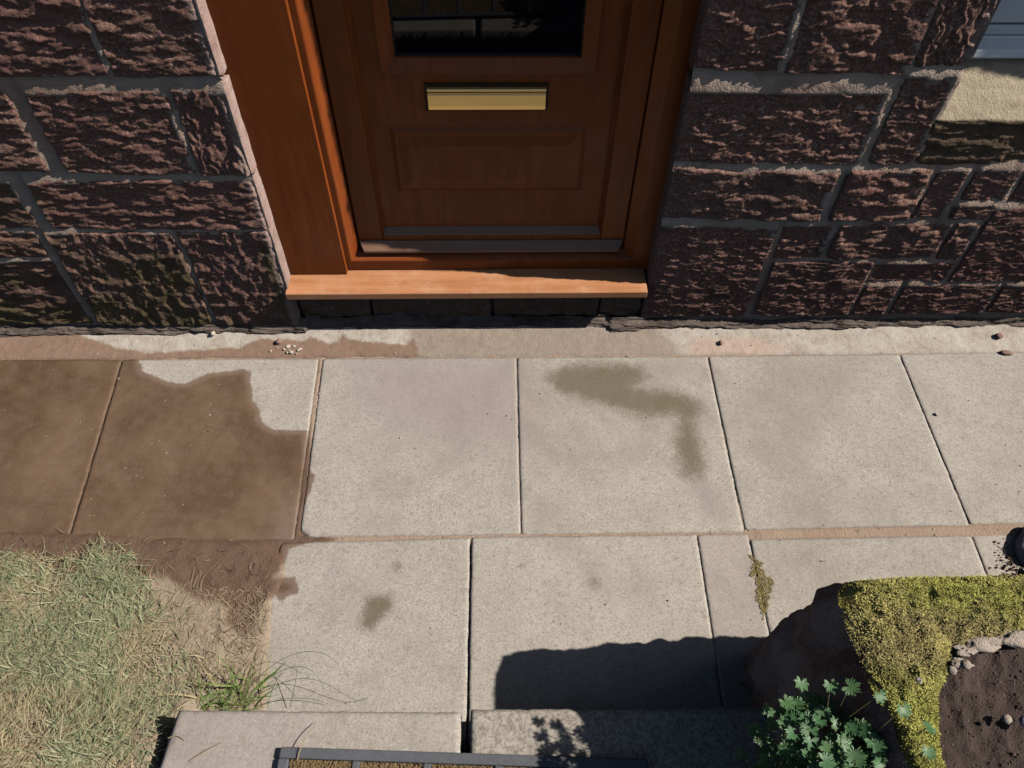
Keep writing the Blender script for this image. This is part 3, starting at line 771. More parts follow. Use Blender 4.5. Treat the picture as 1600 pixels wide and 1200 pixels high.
# mortar fillet between slabs and wall
WETF = [(-2.9, 0.166), (-1.42, 0.1), (-1.372, 0.083), (-1.294, 0.056), (-1.254, 0.035), (-1.134, 0.016), (-0.998, 0.03), (-0.869, 0.034), (-0.805, 0.072), (-0.759, 0.059), (-0.674, 0.058), (-0.648, 0.076), (-0.621, 0.052), (-0.56, 0.054), (-0.552, 0.086), (-0.529, 0.062), (-0.418, 0.048), (-0.353, 0.04), (-0.322, 0.063), (-0.30, -0.02), (-2.9, -0.03)]
TANF = [(-.34, .11), (.45, .11), (.49, .04), (.52, -.02), (-.36, -.02), (-.33, .04)]
PINKF = [(0.558, 0.06), (0.765, 0.064), (0.929, 0.018), (0.751, -0.02), (0.549, -0.02), (0.528, 0.013)]
def fillet():
    xs = np.arange(-2.9, 2.9, .005); ts = np.linspace(0, 1, 26)
    X, T = np.meshgrid(xs, ts)
    edge = -.006 + .010 * (fbm(X * 16, X * 0, 131, 4) - .5)
    Y = edge + (.105 - edge) * T
    Zz = -.004 + .007 * sstep(0, .08, T) + .020 * T ** 1.6 + .005 * (fbm(X * 9, Y * 20, 133, 4) - .5) * sstep(0, .2, T) + .0025 * (fbm(X * 50, Y * 70, 135, 3) - .5)
    V = np.stack([X.ravel(), Y.ravel(), Zz.ravel()], 1)
    wet = np.clip(.5 - sdf(V[:, 0], V[:, 1], WETF) / .045, 0, 1)
    tan = sstep(.03, -.03, sdf(V[:, 0], V[:, 1], TANF)); pk = np.clip(.5 - sdf(V[:, 0], V[:, 1], PINKF) / .06, 0, 1)
    return tag(build('mortar_fillet', V, [grid_faces(len(xs), len(ts))], FILLET, None, {'mask': np.stack([wet, tan, pk], 1)}),
               'sloping strip of cement between the paving and the house wall', kind='structure')
fillet()

# soil at the lawn's edge, running over the slab edges
SOILP = [(-3.0, -.575), (-1.7, -.585), (-1.35, -.592), (-1.2, -.60), (-1.0, -.612), (-.86, -.622), (-.74, -.63), (-.665, -.642), (-.628, -.665), (-.625, -.72), (-.645, -.79), (-.640, -.86), (-.622, -.94), (-.612, -1.02), (-.605, -1.1), (-.60, -1.3), (-.60, -2.4), (-3.0, -2.4)]
def bank(x, y):
    return .125 * sstep(-.99, -1.16, y) * sstep(-.735, -.80, x)
def soil():
    xs = np.arange(-3.0, -.55, .007); ys = np.arange(-2.4, -.53, .007)
    X, Y = np.meshgrid(xs, ys)
    s = sdf(X, Y, SOILP) - .022 + .03 * (fbm(X * 14, Y * 14, 141, 4) - .5)
    Zz = -.012 + .017 * sstep(.012, -.035, s) + .010 * (fbm(X * 9, Y * 9, 143, 4) - .5) * sstep(0, -.08, s) + .007 * (fbm(X * 50, Y * 50, 144, 3) - .5) * sstep(0, -.06, s)
    Zz = Zz + bank(X, Y)
    V = np.stack([X.ravel(), Y.ravel(), Zz.ravel()], 1)
    f = grid_faces(len(xs), len(ys))
    keep = (s.ravel()[f].min(1) < .03)
    wet = np.clip(.55 - sdf(V[:, 0], V[:, 1], WET) / .09, 0, 1)
    return tag(build('soil', V, [f[keep]], SOIL, None, {'wet': wet}), 'bare muddy soil between the lawn and the paving', kind='structure'), Zz
soil()

# ------------------------------------------------------------------ ribbons (grass, stalks, moss)
def ribbons(P, heading, length, width, lift, droop, nseg=3, curl=None):
    """P (n,3) roots; returns V, faces"""
    n = len(P); V = []; 
    hx, hy = np.cos(heading), np.sin(heading)
    sx, sy_ = -hy, hx
    ds = length / nseg
    pos = P.copy(); ang = lift.copy(); hd = heading.copy()
    rows = []
    for k in range(nseg + 1):
        t = k / nseg
        w = width * (1 - t ** 1.6) * .5
        if k < nseg:
            rows.append(pos + np.stack([sx * w, sy_ * w, 0 * w], 1)); rows.append(pos - np.stack([sx * w, sy_ * w, 0 * w], 1))
        else: rows.append(pos.copy())
        hx, hy = np.cos(hd), np.sin(hd)
        pos = pos + np.stack([hx * np.cos(ang) * ds, hy * np.cos(ang) * ds, np.sin(ang) * ds], 1)
        ang = ang - droop / nseg
        if curl is not None: hd = hd + curl / nseg
        pos[:, 2] = np.maximum(pos[:, 2], P[:, 2] + .0015)
    m = 2 * nseg + 1
    V = np.stack(rows, 1).reshape(-1, 3)
    base = np.arange(n)[:, None] * m
    fq = np.concatenate([base + np.array([[2 * k, 2 * k + 1, 2 * k + 3, 2 * k + 2]]) for k in range(nseg - 1)]) if nseg > 1 else np.zeros((0, 4), int)
    ft = base + np.array([[2 * nseg - 2, 2 * nseg - 1, 2 * nseg]])
    return V, ([fq] if len(fq) else []) + [ft], m

LAWNP = [(-3.0, -.645), (-1.5, -.635), (-1.40, -.633), (-1.30, -.640), (-1.212, -.638), (-1.099, -.622), (-1.02, -.635), (-0.957, -0.70), (-0.90, -.78), (-0.80, -0.87), (-0.71, -0.93), (-0.665, -1.0), (-0.655, -1.07), (-.765, -1.09), (-.80, -2.4), (-3.0, -2.4)]
def lawn():
    n = 130000
    X = np.concatenate([rng.uniform(-1.75, -.62, n), rng.uniform(-3.0, -1.6, 12000)])
    Y = np.concatenate([rng.uniform(-1.55, -.60, n), rng.uniform(-2.3, -.6, 12000)])
    s = sdf(X, Y, LAWNP)
    dens = sstep(.01, -.10, s) * (.45 + .75 * sstep(.36, .62, fbm(X * 9, Y * 9, 151, 3)))
    # thin towards the mud, thick on the left
    dens = dens * (.35 + .65 * sstep(-.75, -1.05, X + .5 * (Y + .95)))
    keep = rng.random(len(X)) < dens
    X, Y = X[keep], Y[keep]; n = len(X)
    green = sstep(.40, .62, fbm(X * 5.5, Y * 5.5, 153, 4) + .17 * np.exp(-(((X + 1.05) / .17) ** 2 + ((Y + .72) / .12) ** 2)) + .05 * sstep(-1.0, -.7, Y))
    isg = rng.random(n) < (.10 + .48 * green)
    L = np.where(isg, rng.gamma(5, .0062, n), rng.gamma(4, .0085, n)).clip(.012, .085)
    wd = np.where(isg, rng.uniform(.0012, .0034, n), rng.uniform(.0008, .0022, n))
    swirl = 2 * np.pi * fbm(X * 4, Y * 4, 157, 3) * 2
    hd = swirl + rng.normal(0, 1.3, n)
    lift = np.where(isg, rng.uniform(.05, .8, n), rng.uniform(-.05, .45, n))
    dr = rng.uniform(.3, 1.8, n)
    P = np.stack([X, Y, .003 + rng.uniform(0, .010, n) + bank(X, Y)], 1)
    V, f, m = ribbons(P, hd, L, wd, lift, dr, 3, rng.normal(0, .8, n))
    g1 = np.array([.20, .235, .11]); g2 = np.array([.41, .43, .27]); s1 = np.array([.44, .35, .20]); s2 = np.array([.62, .53, .36]); s3 = np.array([.18, .12, .07])
    a = rng.random((n, 1))
    cg = g1 * (1 - a) + g2 * a
    cs = np.where(rng.random((n, 1)) < .2, s3, s1 * (1 - a) + s2 * a)
    c = np.where(isg[:, None], cg, cs) * rng.uniform(.8, 1.2, (n, 1))
    o = build('lawn_grass', V, f, GRASSM, None, {'col': np.repeat(c, m, 0)}, smooth=True)
    tag(o, 'short mown lawn of mixed green and straw coloured grass beside the step', 'lawn', kind='stuff')
    # dead roots, clippings and dry stems lying on the mud
    n = 7000
    X = rng.uniform(-1.6, -.64, n); Y = rng.uniform(-1.05, -.585, n)
    s = sdf(X, Y, LAWNP); s2_ = sdf(X, Y, SOILP)
    keep = (s2_ < .005) & (s > -.16) & (rng.random(n) < np.where(Y > -.76, .06, .95))
    X, Y = X[keep], Y[keep]; n = len(X)
    P = np.stack([X, Y, np.full(n, .007)], 1)
    V, f, m = ribbons(P, rng.uniform(0, 6.28, n), rng.gamma(4, .009, n).clip(.01, .09), rng.uniform(.0008, .0019, n), rng.uniform(0, .45, n), rng.uniform(.2, 1.2, n), 6, rng.normal(0, 1.8, n))
    dk = rng.random((n, 1)) < np.where(Y > -.76, .7, .12)[:, None]
    c = np.where(dk, np.array([.055, .035, .024]), np.array([.34, .26, .17])) * rng.uniform(.7, 1.25, (n, 1))
    tag(build('dry_stems', V, f, STALK, None, {'col': np.repeat(c, m, 0)}), 'dead roots and dry stems tangled on the wet mud by the lawn', 'dry stems', kind='stuff')
lawn()

# loose specks of grit on the paving
def grit():
    n = 420
    X = rng.uniform(-1.5, 1.5, n); Y = rng.uniform(-1.05, .07, n)
    s = rng.gamma(3, .0005, n).clip(.0006, .0032)
    base = np.array([(1, 0, 0), (-.5, .8, .1), (-.6, -.75, 0), (0, 0, .8)], float)
    V = []; cs = []
    a = rng.uniform(0, 6.28, n)
    for k in range(4):
        bx, by, bz = base[k]
        V.append(np.stack([X + s * (bx * np.cos(a) - by * np.sin(a)) * 1.5, Y + s * (bx * np.sin(a) + by * np.cos(a)), .0012 + s * bz + np.where(Y > 0, .004 + .15 * Y, 0)], 1))
    V = np.stack(V, 1).reshape(-1, 3)
    b = np.arange(n)[:, None] * 4
    f = np.concatenate([b + np.array([[0, 1, 3]]), b + np.array([[1, 2, 3]]), b + np.array([[2, 0, 3]])])
    c = np.where(rng.random((n, 1)) < .8, np.array([.50, .44, .36]), np.array([.07, .05, .04]))
    tag(build('grit', V, [f], STALK, None, {'col': np.repeat(c, 4, 0)}, smooth=False), 'loose specks of grit and debris scattered over the paving', 'grit', kind='stuff')
grit()

# ------------------------------------------------------------------ moss patch in the slab joint
def moss_tufts(name, X, Y, Z, label, lmin, lmax, wid, cols, parent=None, cat=None):
    n = len(X)
    P = np.stack([X, Y, Z], 1)
    V, f, m = ribbons(P, rng.uniform(0, 6.28, n), rng.uniform(lmin, lmax, n), np.full(n, wid) * rng.uniform(.6, 1.3, n), rng.uniform(.1, 1.3, n), rng.uniform(-.3, 1.2, n), 2, rng.normal(0, .7, n))
    o = build(name, V, f, MOSSM, parent, {'col': np.repeat(cols, m, 0)}, smooth=False)
    return tag(o, label, cat, kind='stuff')
MOSSP = [(0.608, -0.683), (0.632, -0.701), (0.650, -0.755), (0.634, -0.797), (0.608, -0.85), (0.603, -0.788)]
X = rng.uniform(.595, .66, 5200); Y = rng.uniform(-.86, -.67, 5200)
kp = sdf(X, Y, MOSSP) + .03 * (fbm(X * 60, Y * 60, 5, 3) - .5) < 0
X, Y = X[kp], Y[kp]
mc = np.array([.36, .29, .11]) * rng.uniform(.6, 1.5, (len(X), 1)) + np.array([.05, .03, .0]) * rng.random((len(X), 1))
moss_tufts('moss_patch', X, Y, np.full(len(X), .001), 'small patch of yellow moss on the slab joint near the mossy block', .002, .0045, .0018, mc, cat='moss')

# ------------------------------------------------------------------ step
SH = .17
step = tag(empty('garden_step', (-.1, -1.35, 0)), 'pale stone step at the bottom with two slabs parted by a dark gap', 'step')
make_slab([(-.748, -1.093), (-.143, -1.105), (-.143, -1.72), (-.825, -1.72)], 701, step, thick=.05, z=SH, chip=.005, name='tread_slab')
make_slab([(-.122, -1.100), (.95, -1.106), (.95, -1.72), (-.122, -1.72)], 733, step, thick=.05, z=SH, chip=.005, name='tread_slab')
boxes('riser', [(-.715, -.16, -1.70, -1.125, -.02, SH - .051), (-.105, .93, -1.70, -1.128, -.02, SH - .051)], BED, step, .008)
tag(boxes('terrace', [(-.8, .9, -6, -1.73, -.02, 2 * SH)], LAWNF, None, .02), 'raised ground behind the step', kind='structure')

# ------------------------------------------------------------------ doormat
mat = tag(empty('doormat', (-.15, -1.42, SH)), 'rubber edged doormat with bristle panels lying on the step', 'doormat')
mat_ang = math.radians(-2.6)
def doormat():
    Wd, Dp, bw = .76, .46, .022
    ox, oy = -.514, -1.172
    ca, sa = math.cos(mat_ang), math.sin(mat_ang)
    def place(lst): return [lst]
    nx, ny = 5, 3; gap = .016
    pw = (Wd - 2 * bw - (nx - 1) * gap) / nx; ph = (Dp - 2 * bw - (ny - 1) * gap) / ny
    bars = [(0, Wd, -bw, 0), (0, Wd, -Dp, -Dp + bw), (0, bw, -Dp + bw, -bw), (Wd - bw, Wd, -Dp + bw, -bw)]
    for i in range(1, nx): bars.append((bw + i * (pw + gap) - gap, bw + i * (pw + gap), -Dp + bw, -bw))
    for i in range(nx):
        for j in range(1, ny):
            bars.append((bw + i * (pw + gap), bw + i * (pw + gap) + pw, -bw - j * (ph + gap), -bw - j * (ph + gap) + gap))
    def rot(o):
        for v in o.data.vertices:
            w = v.co + WLOC[o]; x, y = w.x, w.y
            w.x = ox + x * ca - y * sa; w.y = oy + x * sa + y * ca
            v.co = w - WLOC[o]
    o = boxes('rubber_border', [(a, b, c, d, SH + .002, SH + .016) for a, b, c, d in bars], RUBBER, mat, .003)
    rot(o)
    for i in range(nx):
        for j in range(ny):
            x0 = bw + i * (pw + gap); y1 = -bw - j * (ph + gap)
            xs = np.linspace(x0 + .001, x0 + pw - .001, 46); ys = np.linspace(y1 - ph + .001, y1 - .001, 40)
            X, Y = np.meshgrid(xs, ys)
            Zz = SH + .008 + .006 * rng.random(X.shape)
            Vb = np.stack([X.ravel(), Y.ravel(), Zz.ravel()], 1)
            p = build('bristle_panel', Vb, [grid_faces(46, 40)], COIR, mat, smooth=False)
            rot(p)
doormat()

# ------------------------------------------------------------------ raised bed: rough stone, moss, soil
bed = tag(empty('raised_bed', (1.0, -1.2, 0)), 'low rough stone bed wall with thick yellow green moss along its top', 'garden wall')
BH = .60
# outline of the outside face, from the left front round the corner to the right: (x, y) at base and at top
OUT = [((.455, -1.95), (.585, -1.95)), ((.470, -1.60), (.583, -1.60)), ((.485, -1.35), (.583, -1.34)), ((.500, -1.22), (.584, -1.238)), ((.515, -1.12), (.563, -1.167)),
       ((.533, -1.02), (.553, -1.09)), ((.540, -.955), (.549, -1.018)), ((.575, -.935), (.572, -.992)), ((.66, -.93), (.655, -.988)), ((.95, -.925), (.90, -.985)), ((1.3, -.92), (1.3, -.982)), ((2.6, -.92), (2.6, -.982))]
def bed_face():
    base = np.array([a for a, b in OUT]); top = np.array([b for a, b in OUT])
    seg = np.concatenate([[0], np.cumsum(np.hypot(*np.diff(base, axis=0).T))])
    su = np.arange(0, seg[-1], .008)
    bx = np.interp(su, seg, base[:, 0]); by = np.interp(su, seg, base[:, 1]); tx = np.interp(su, seg, top[:, 0]); ty = np.interp(su, seg, top[:, 1])
    tv = np.linspace(0, 1, 72)
    U, T = np.meshgrid(np.arange(len(su)), tv)
    X = bx[U] * (1 - T) + tx[U] * T; Y = by[U] * (1 - T) + ty[U] * T
    gx = np.gradient(bx); gy = np.gradient(by); L = np.hypot(gx, gy) + 1e-9
    k = np.ones(15) / 15
    nx = np.convolve(np.pad(-gy / L, 7, 'edge'), k, 'valid'); ny = np.convolve(np.pad(gx / L, 7, 'edge'), k, 'valid')
    S_ = su[U]
    Zz = T * (BH - .020 * np.exp(-(((tx[U] - .555) / .035) ** 2 + ((ty[U] + 1.015) / .04) ** 2)))
    h = .032 * (fbm(S_ * 6, Zz * 7, 411, 4) - .5) + .048 * (ridge(S_ * 11, Zz * 5, 413, 3) - .5) + .012 * (fbm(S_ * 50, Zz * 50, 415, 3) - .5)
    h = h + .008 * np.sin(np.pi * T) - .012 * sstep(.9, 1, T)
    X = X + nx[U] * h; Y = Y + ny[U] * h
    return X, Y, Zz, U, len(su), len(tv), S_
X, Y, Zz, U, nu, nv, S_ = bed_face()
V = np.stack([X.ravel(), Y.ravel(), Zz.ravel()], 1)
# separate stones: cut the face into blocks with recessed joints
def bed_blocks():
    cuts = [0, .30, .62, .98, 1.35, 1.80, 2.3, 3.2]
    for a, b in zip(cuts[:-1], cuts[1:]):
        i0 = np.searchsorted(S_[0], a); i1 = min(np.searchsorted(S_[0], b), nu - 1)
        xs = X[:, i0:i1 + 1].copy(); ys = Y[:, i0:i1 + 1].copy(); zs = Zz[:, i0:i1 + 1]
        w = xs.shape[1]
        if w < 4: continue
        Vb = np.stack([xs.ravel(), ys.ravel(), zs.ravel()], 1)
        yield Vb, w
for Vb, w in bed_blocks():
    o = build('stone', Vb, [grid_faces(w, nv, flip=True)], STONE, bed, {'mossy': .1 * np.ones(len(Vb)), 'pale': np.clip(1.6 * fbm(Vb[:, 0] * 14 + Vb[:, 1] * 14, Vb[:, 2] * 9, 461, 4) - .35, 0, .85)})
# top surface under the moss (mound) and the inner soil
INN = [(.64, -1.95), (.642, -1.60), (.645, -1.34), (.655, -1.28), (.686, -1.19), (.705, -1.162), (.725, -1.142), (.75, -1.113), (.79, -1.100), (.86, -1.090), (1.3, -1.08), (2.6, -1.075)]
def top_surface():
    top = np.array([b for a, b in OUT]); inn = np.array(INN)
    s = np.linspace(0, 1, 460); seg = np.concatenate([[0], np.cumsum(np.hypot(*np.diff(top, axis=0).T))]); seg /= seg[-1]
    tx = np.interp(s, seg, top[:, 0]); ty = np.interp(s, seg, top[:, 1]); ix = np.interp(s, seg, inn[:, 0]); iy = np.interp(s, seg, inn[:, 1])
    t = np.linspace(0, 1, 50)
    S2, T = np.meshgrid(np.arange(len(s)), t)
    Xt = tx[S2] * (1 - T) + ix[S2] * T; Yt = ty[S2] * (1 - T) + iy[S2] * T
    z = BH - .03 + .035 * np.sin(np.pi * np.clip(T * .8 + .12, 0, 1)) ** .6 + (.25 + .75 * sstep(0, .3, T)) * (.022 * (fbm(Xt * 22, Yt * 22, 421, 4) - .5) + .014 * (ridge(Xt * 38, Yt * 38, 423, 2) - .5)) - .03 * sstep(.85, 1, T)
    z = z - .022 * np.exp(-(((Xt - .555) / .035) ** 2 + ((Yt + 1.015) / .04) ** 2))
    return Xt, Yt, z
Xt, Yt, zt = top_surface()
Vt = np.stack([Xt.ravel(), Yt.ravel(), zt.ravel()], 1)
MBASE = mat_simple('moss_base', (.20, .165, .055), (.40, .34, .10), 40, .95, .1, 0, .006)
build('bed_top', Vt, [grid_faces(Xt.shape[1], Xt.shape[0])], MBASE, bed)
ii = rng.integers(0, Xt.shape[0] - 1, 230000); jj = rng.integers(0, Xt.shape[1] - 1, 230000)
fx, fy = rng.random(230000), rng.random(230000)
lerp = lambda A: (A[ii, jj] * (1 - fx) + A[ii, jj + 1] * fx) * (1 - fy) + (A[ii + 1, jj] * (1 - fx) + A[ii + 1, jj + 1] * fx) * fy
mx, my, mz = lerp(Xt), lerp(Yt), lerp(zt)
kp = (mx < 1.35) & (my > -1.55) & (rng.random(len(mx)) < .4 + sstep(.35, .6, fbm(mx * 34, my * 34, 433, 3)))
bare = np.exp(-(((mx - .565) / .028) ** 2 + ((my + 1.02) / .022) ** 2))       # bare stone at the corner
kp &= rng.random(len(mx)) > bare * 1.3
mx, my, mz = mx[kp], my[kp], mz[kp]
g = fbm(mx * 9, my * 9, 437, 3)[:, None] + .22 * (mx[:, None] > 1.0) + .12 * (my[:, None] < -1.15)
a = np.clip((g - .35) * 2.2 + rng.normal(0, .25, (len(mx), 1)), 0, 1)
mcol = np.array([.60, .50, .22]) * (1 - a) + np.array([.60, .60, .15]) * a
mcol = mcol * rng.uniform(.4, 1.25, (len(mx), 1)) * (.55 + .75 * fbm(mx * 45, my * 45, 439, 3))[:, None]
moss_tufts('moss', mx, my, mz, None, .003, .0080, .0021, mcol, bed)

def bed_soil():
    xs = np.arange(.59, 2.0, .005); ys = np.arange(-1.8, -.99, .005)
    Xs, Ys = np.meshgrid(xs, ys)
    inn = INN + [(2.6, -1.95)]
    s = sdf(Xs, Ys, inn)
    z = BH - .040 + .03 * (fbm(Xs * 7, Ys * 7, 441, 4) - .5) + .010 * (ridge(Xs * 30, Ys * 30, 443, 3) - .5) + .009 * (fbm(Xs * 85, Ys * 85, 445, 3) - .5) - .05 * sstep(0, .05, s)
    Vs = np.stack([Xs.ravel(), Ys.ravel(), z.ravel()], 1); f = grid_faces(len(xs), len(ys))
    return tag(build('bed_soil', Vs, [f[s.ravel()[f].min(1) < .04]], DSOIL), 'dark crumbly soil inside the raised bed', kind='structure')
bed_soil()
def clods():
    n = 7000
    Xc = rng.uniform(.63, 1.35, n); Yc = rng.uniform(-1.45, -1.05, n)
    kp = sdf(Xc, Yc, INN + [(2.6, -1.95)]) < -.004
    Xc, Yc = Xc[kp], Yc[kp]; n = len(Xc)
    zc = BH - .040 + .03 * (fbm(Xc * 7, Yc * 7, 441, 4) - .5) + .010 * (ridge(Xc * 30, Yc * 30, 443, 3) - .5) + .009 * (fbm(Xc * 85, Yc * 85, 445, 3) - .5)
    s = rng.gamma(1.8, .0007, n).clip(.0005, .0045)
    O = np.array([(1, 0, 0), (0, 1, 0), (-1, 0, 0), (0, -1, 0), (0, 0, .9), (0, 0, -.6)], float)
    a = rng.uniform(0, 6.28, n)
    Vc = []
    for k in range(6):
        j = rng.uniform(.6, 1.3, n); o = O[k]
        Vc.append(np.stack([Xc + s * j * (o[0] * np.cos(a) - o[1] * np.sin(a)), Yc + s * j * (o[0] * np.sin(a) + o[1] * np.cos(a)), zc + s * (.1 + .7 * j * o[2])], 1))
    Vc = np.stack(Vc, 1).reshape(-1, 3); b = np.arange(n)[:, None] * 6
    f = np.concatenate([b + np.array([t]) for t in ((0, 1, 4), (1, 2, 4), (2, 3, 4), (3, 0, 4), (1, 0, 5), (2, 1, 5), (3, 2, 5), (0, 3, 5))])
    c = np.array([.075, .055, .047]) * rng.uniform(.7, 1.7, (n, 1))
    tag(build('soil_crumbs', Vc, [f], STALK, None, {'col': np.repeat(c, 6, 0)}, smooth=False), 'loose crumbs of dark earth on the raised bed', 'earth', kind='stuff')
clods()

# ------------------------------------------------------------------ pebbles and stones
def rock_mesh(name, r, sd, m, sq=(1, 1, .7), amp=.35, lev=10):
    th = np.linspace(0, np.pi, lev); ph = np.linspace(0, 2 * np.pi, lev * 2, endpoint=False)
    V = [(0, 0, 1)]
    for t in th[1:-1]: V += [(math.sin(t) * math.cos(p), math.sin(t) * math.sin(p), math.cos(t)) for p in ph]
    V.append((0, 0, -1)); V = np.array(V)
    n = fbm(V[:, 0] * 1.3 + V[:, 2] * .9 + sd, V[:, 1] * 1.3 - V[:, 2] * .7, sd, 3) - .5
    V = V * (1 + amp * n[:, None] * 2) * r * np.array(sq)
    L = len(ph); q = []
    for i in range(lev - 3):
        for j in range(L): q.append((1 + i * L + j, 1 + (i + 1) * L + j, 1 + (i + 1) * L + (j + 1) % L, 1 + i * L + (j + 1) % L))
    t1 = [(0, 1 + j, 1 + (j + 1) % L) for j in range(L)]; b0 = 1 + (lev - 3) * L; t2 = [(len(V) - 1, b0 + (j + 1) % L, b0 + j) for j in range(L)]
    return raw_mesh(name, V, [np.array(q), np.array(t1 + t2)], m)
def rock(name, loc, r, sd, m, label, cat, group=None, sq=(1, 1, .7), amp=.35, lev=8, me=None):
    me = me or rock_mesh(name, r, sd, m, sq, amp, lev)
    o = bpy.data.objects.new(name, me)
    link(o, None, loc); o.rotation_euler = (0, 0, (sd * 1.7) % 6.28)
    return tag(o, label, cat, group)
gp = 'loose pebbles on the cement strip and paving'
rock('pebble', (-.954, .075, .028), .008, 3, PEBM, 'pale pebble on the cement strip beneath the mossy stones left of the door', 'pebble', gp)
rock('pebble', (-.745, .048, .018), .010, 5, PEBR, 'dark red brown pebble beside the cluster of white pebbles on the cement strip', 'pebble', gp)
rock('pebble', (.647, .034, .014), .0085, 7, PEBR, 'brown pebble on the pinkish cement right of the door', 'pebble', gp)
rock('pebble', (1.539, .05, .018), .012, 9, PEBR, 'dark pebble on the cement strip at the far right', 'pebble', gp)
rock('pebble', (1.548, -.008, .006), .012, 11, PEBR, 'flat brown chip lying where the last slab meets the cement strip', 'pebble', gp, sq=(1.6, .7, .4))
rock('pebble', (1.248, -.238, .004), .006, 13, PEBM, 'small whitish pebble on the right hand end slab', 'pebble', gp)
cl = [rock_mesh('pebble', .0026 + .0011 * k, 50 + k, PEBM, (1.2, .9, .6), .5) for k in range(5)]
for k in range(11):
    rock('pebble', (-.70 + random.gauss(0, .034), .022 + random.gauss(0, .011), .008), .006, 60 + k, PEBM,
         'tiny white pebble in the cluster on the damp cement strip below the door frame', 'pebble', 'cluster of tiny white pebbles', me=cl[(k * 3) % 5])
gs = 'stones on the soil of the raised bed'
rock('stone', (.716, -1.150, BH - .018), .008, 21, PALEROCK, 'pale pink stone at the inner corner of the moss', 'stone', gs)
rock('stone', (.745, -1.140, BH - .02), .0085, 22, PALEROCK, 'white stone beside the pink one at the edge of the soil', 'stone', gs)
rock('stone', (.784, -1.229, BH - .024), .0085, 23, PALEROCK, 'grey stone lying in the middle of the dark soil', 'stone', gs)
rock('stone', (.812, -1.234, BH - .022), .0095, 24, ROCKP, 'purplish grey stone at the right edge of the dark soil', 'stone', gs)
rock('stone', (.640, -1.173, BH + .010), .0055, 25, ROCKP, 'small grey flint resting on the moss', 'stone', gs)
def mortar_lumps():
    # crumbling pale mortar along the inner edge of the moss
    for k, (px, py, r) in enumerate(((.740, -1.136, .013), (.760, -1.115, .017), (.797, -1.103, .022), (.845, -1.096, .024), (.885, -1.09, .018))):
        me = rock_mesh('mortar_lump', r, 80 + k, PALEROCK, (1.35, .55, .30), .8, 18)
        o = bpy.data.objects.new('mortar_lump', me); link(o, bed, (px, py, BH - .024))
mortar_lumps()
rock('rock', (1.362, -.672, .012), .062, 31, ROCKP, 'smooth purple grey rock at the right edge beside the path', 'rock', sq=(.8, 1.1, .62), amp=.25, lev=20)
# crumbs of reddish earth beside the rock
def crumbs():
    n = 260
    Xc = rng.normal(1.30, .028, n); Yc = rng.normal(-.72, .035, n); s = rng.gamma(2.5, .0010, n)
    base = np.array([(1, 0, 0), (-.5, .8, 0), (-.6, -.75, 0), (0, 0, 1)], float)
    Vc = np.stack([np.stack([Xc + s * b[0], Yc + s * b[1], .001 + s * b[2] * 1.2], 1) for b in base], 1).reshape(-1, 3)
    b = np.arange(n)[:, None] * 4
    f = np.concatenate([b + np.array([[0, 1, 3]]), b + np.array([[1, 2, 3]]), b + np.array([[2, 0, 3]])])
    c = np.array([.30, .20, .15]) * rng.uniform(.7, 1.3, (n, 1))
    tag(build('earth_crumbs', Vc, [f], STALK, None, {'col': np.repeat(c, 4, 0)}, smooth=False), 'crumbs of red earth beside the purple rock', 'earth', kind='stuff')
crumbs()

# ------------------------------------------------------------------ grass tuft and stray stalks
def tube(path, r0, r1, sides=5):
    path = np.asarray(path, float); n = len(path); V = []
    for i, p in enumerate(path):
        t = path[min(i + 1, n - 1)] - path[max(i - 1, 0)]; t /= np.linalg.norm(t) + 1e-9
        a = np.cross(t, (0, 0, 1.)); 
        if np.linalg.norm(a) < 1e-3: a = np.array([1., 0, 0])
        a /= np.linalg.norm(a); b = np.cross(t, a); r = r0 + (r1 - r0) * i / (n - 1)
        for k in range(sides):
            w = 2 * np.pi * k / sides; V.append(p + r * (a * np.cos(w) + b * np.sin(w)))
    f = [(i * sides + k, i * sides + (k + 1) % sides, (i + 1) * sides + (k + 1) % sides, (i + 1) * sides + k) for i in range(n - 1) for k in range(sides)]
    return np.array(V), np.array(f)
def bez(pts, n=14):
    pts = np.asarray(pts, float); t = np.linspace(0, 1, n)[:, None]
    while len(pts) > 1 and pts.ndim == 2: 
        break
    P = np.repeat(pts[None], n, 0)
    while P.shape[1] > 1: P = P[:, :-1] * (1 - t[..., None]) + P[:, 1:] * t[..., None]
    return P[:, 0]
tuft = tag(empty('grass_tuft', (-.68, -1.03, 0)), 'tuft of long green grass with thin seed stalks growing at the corner of the step', 'grass tuft')
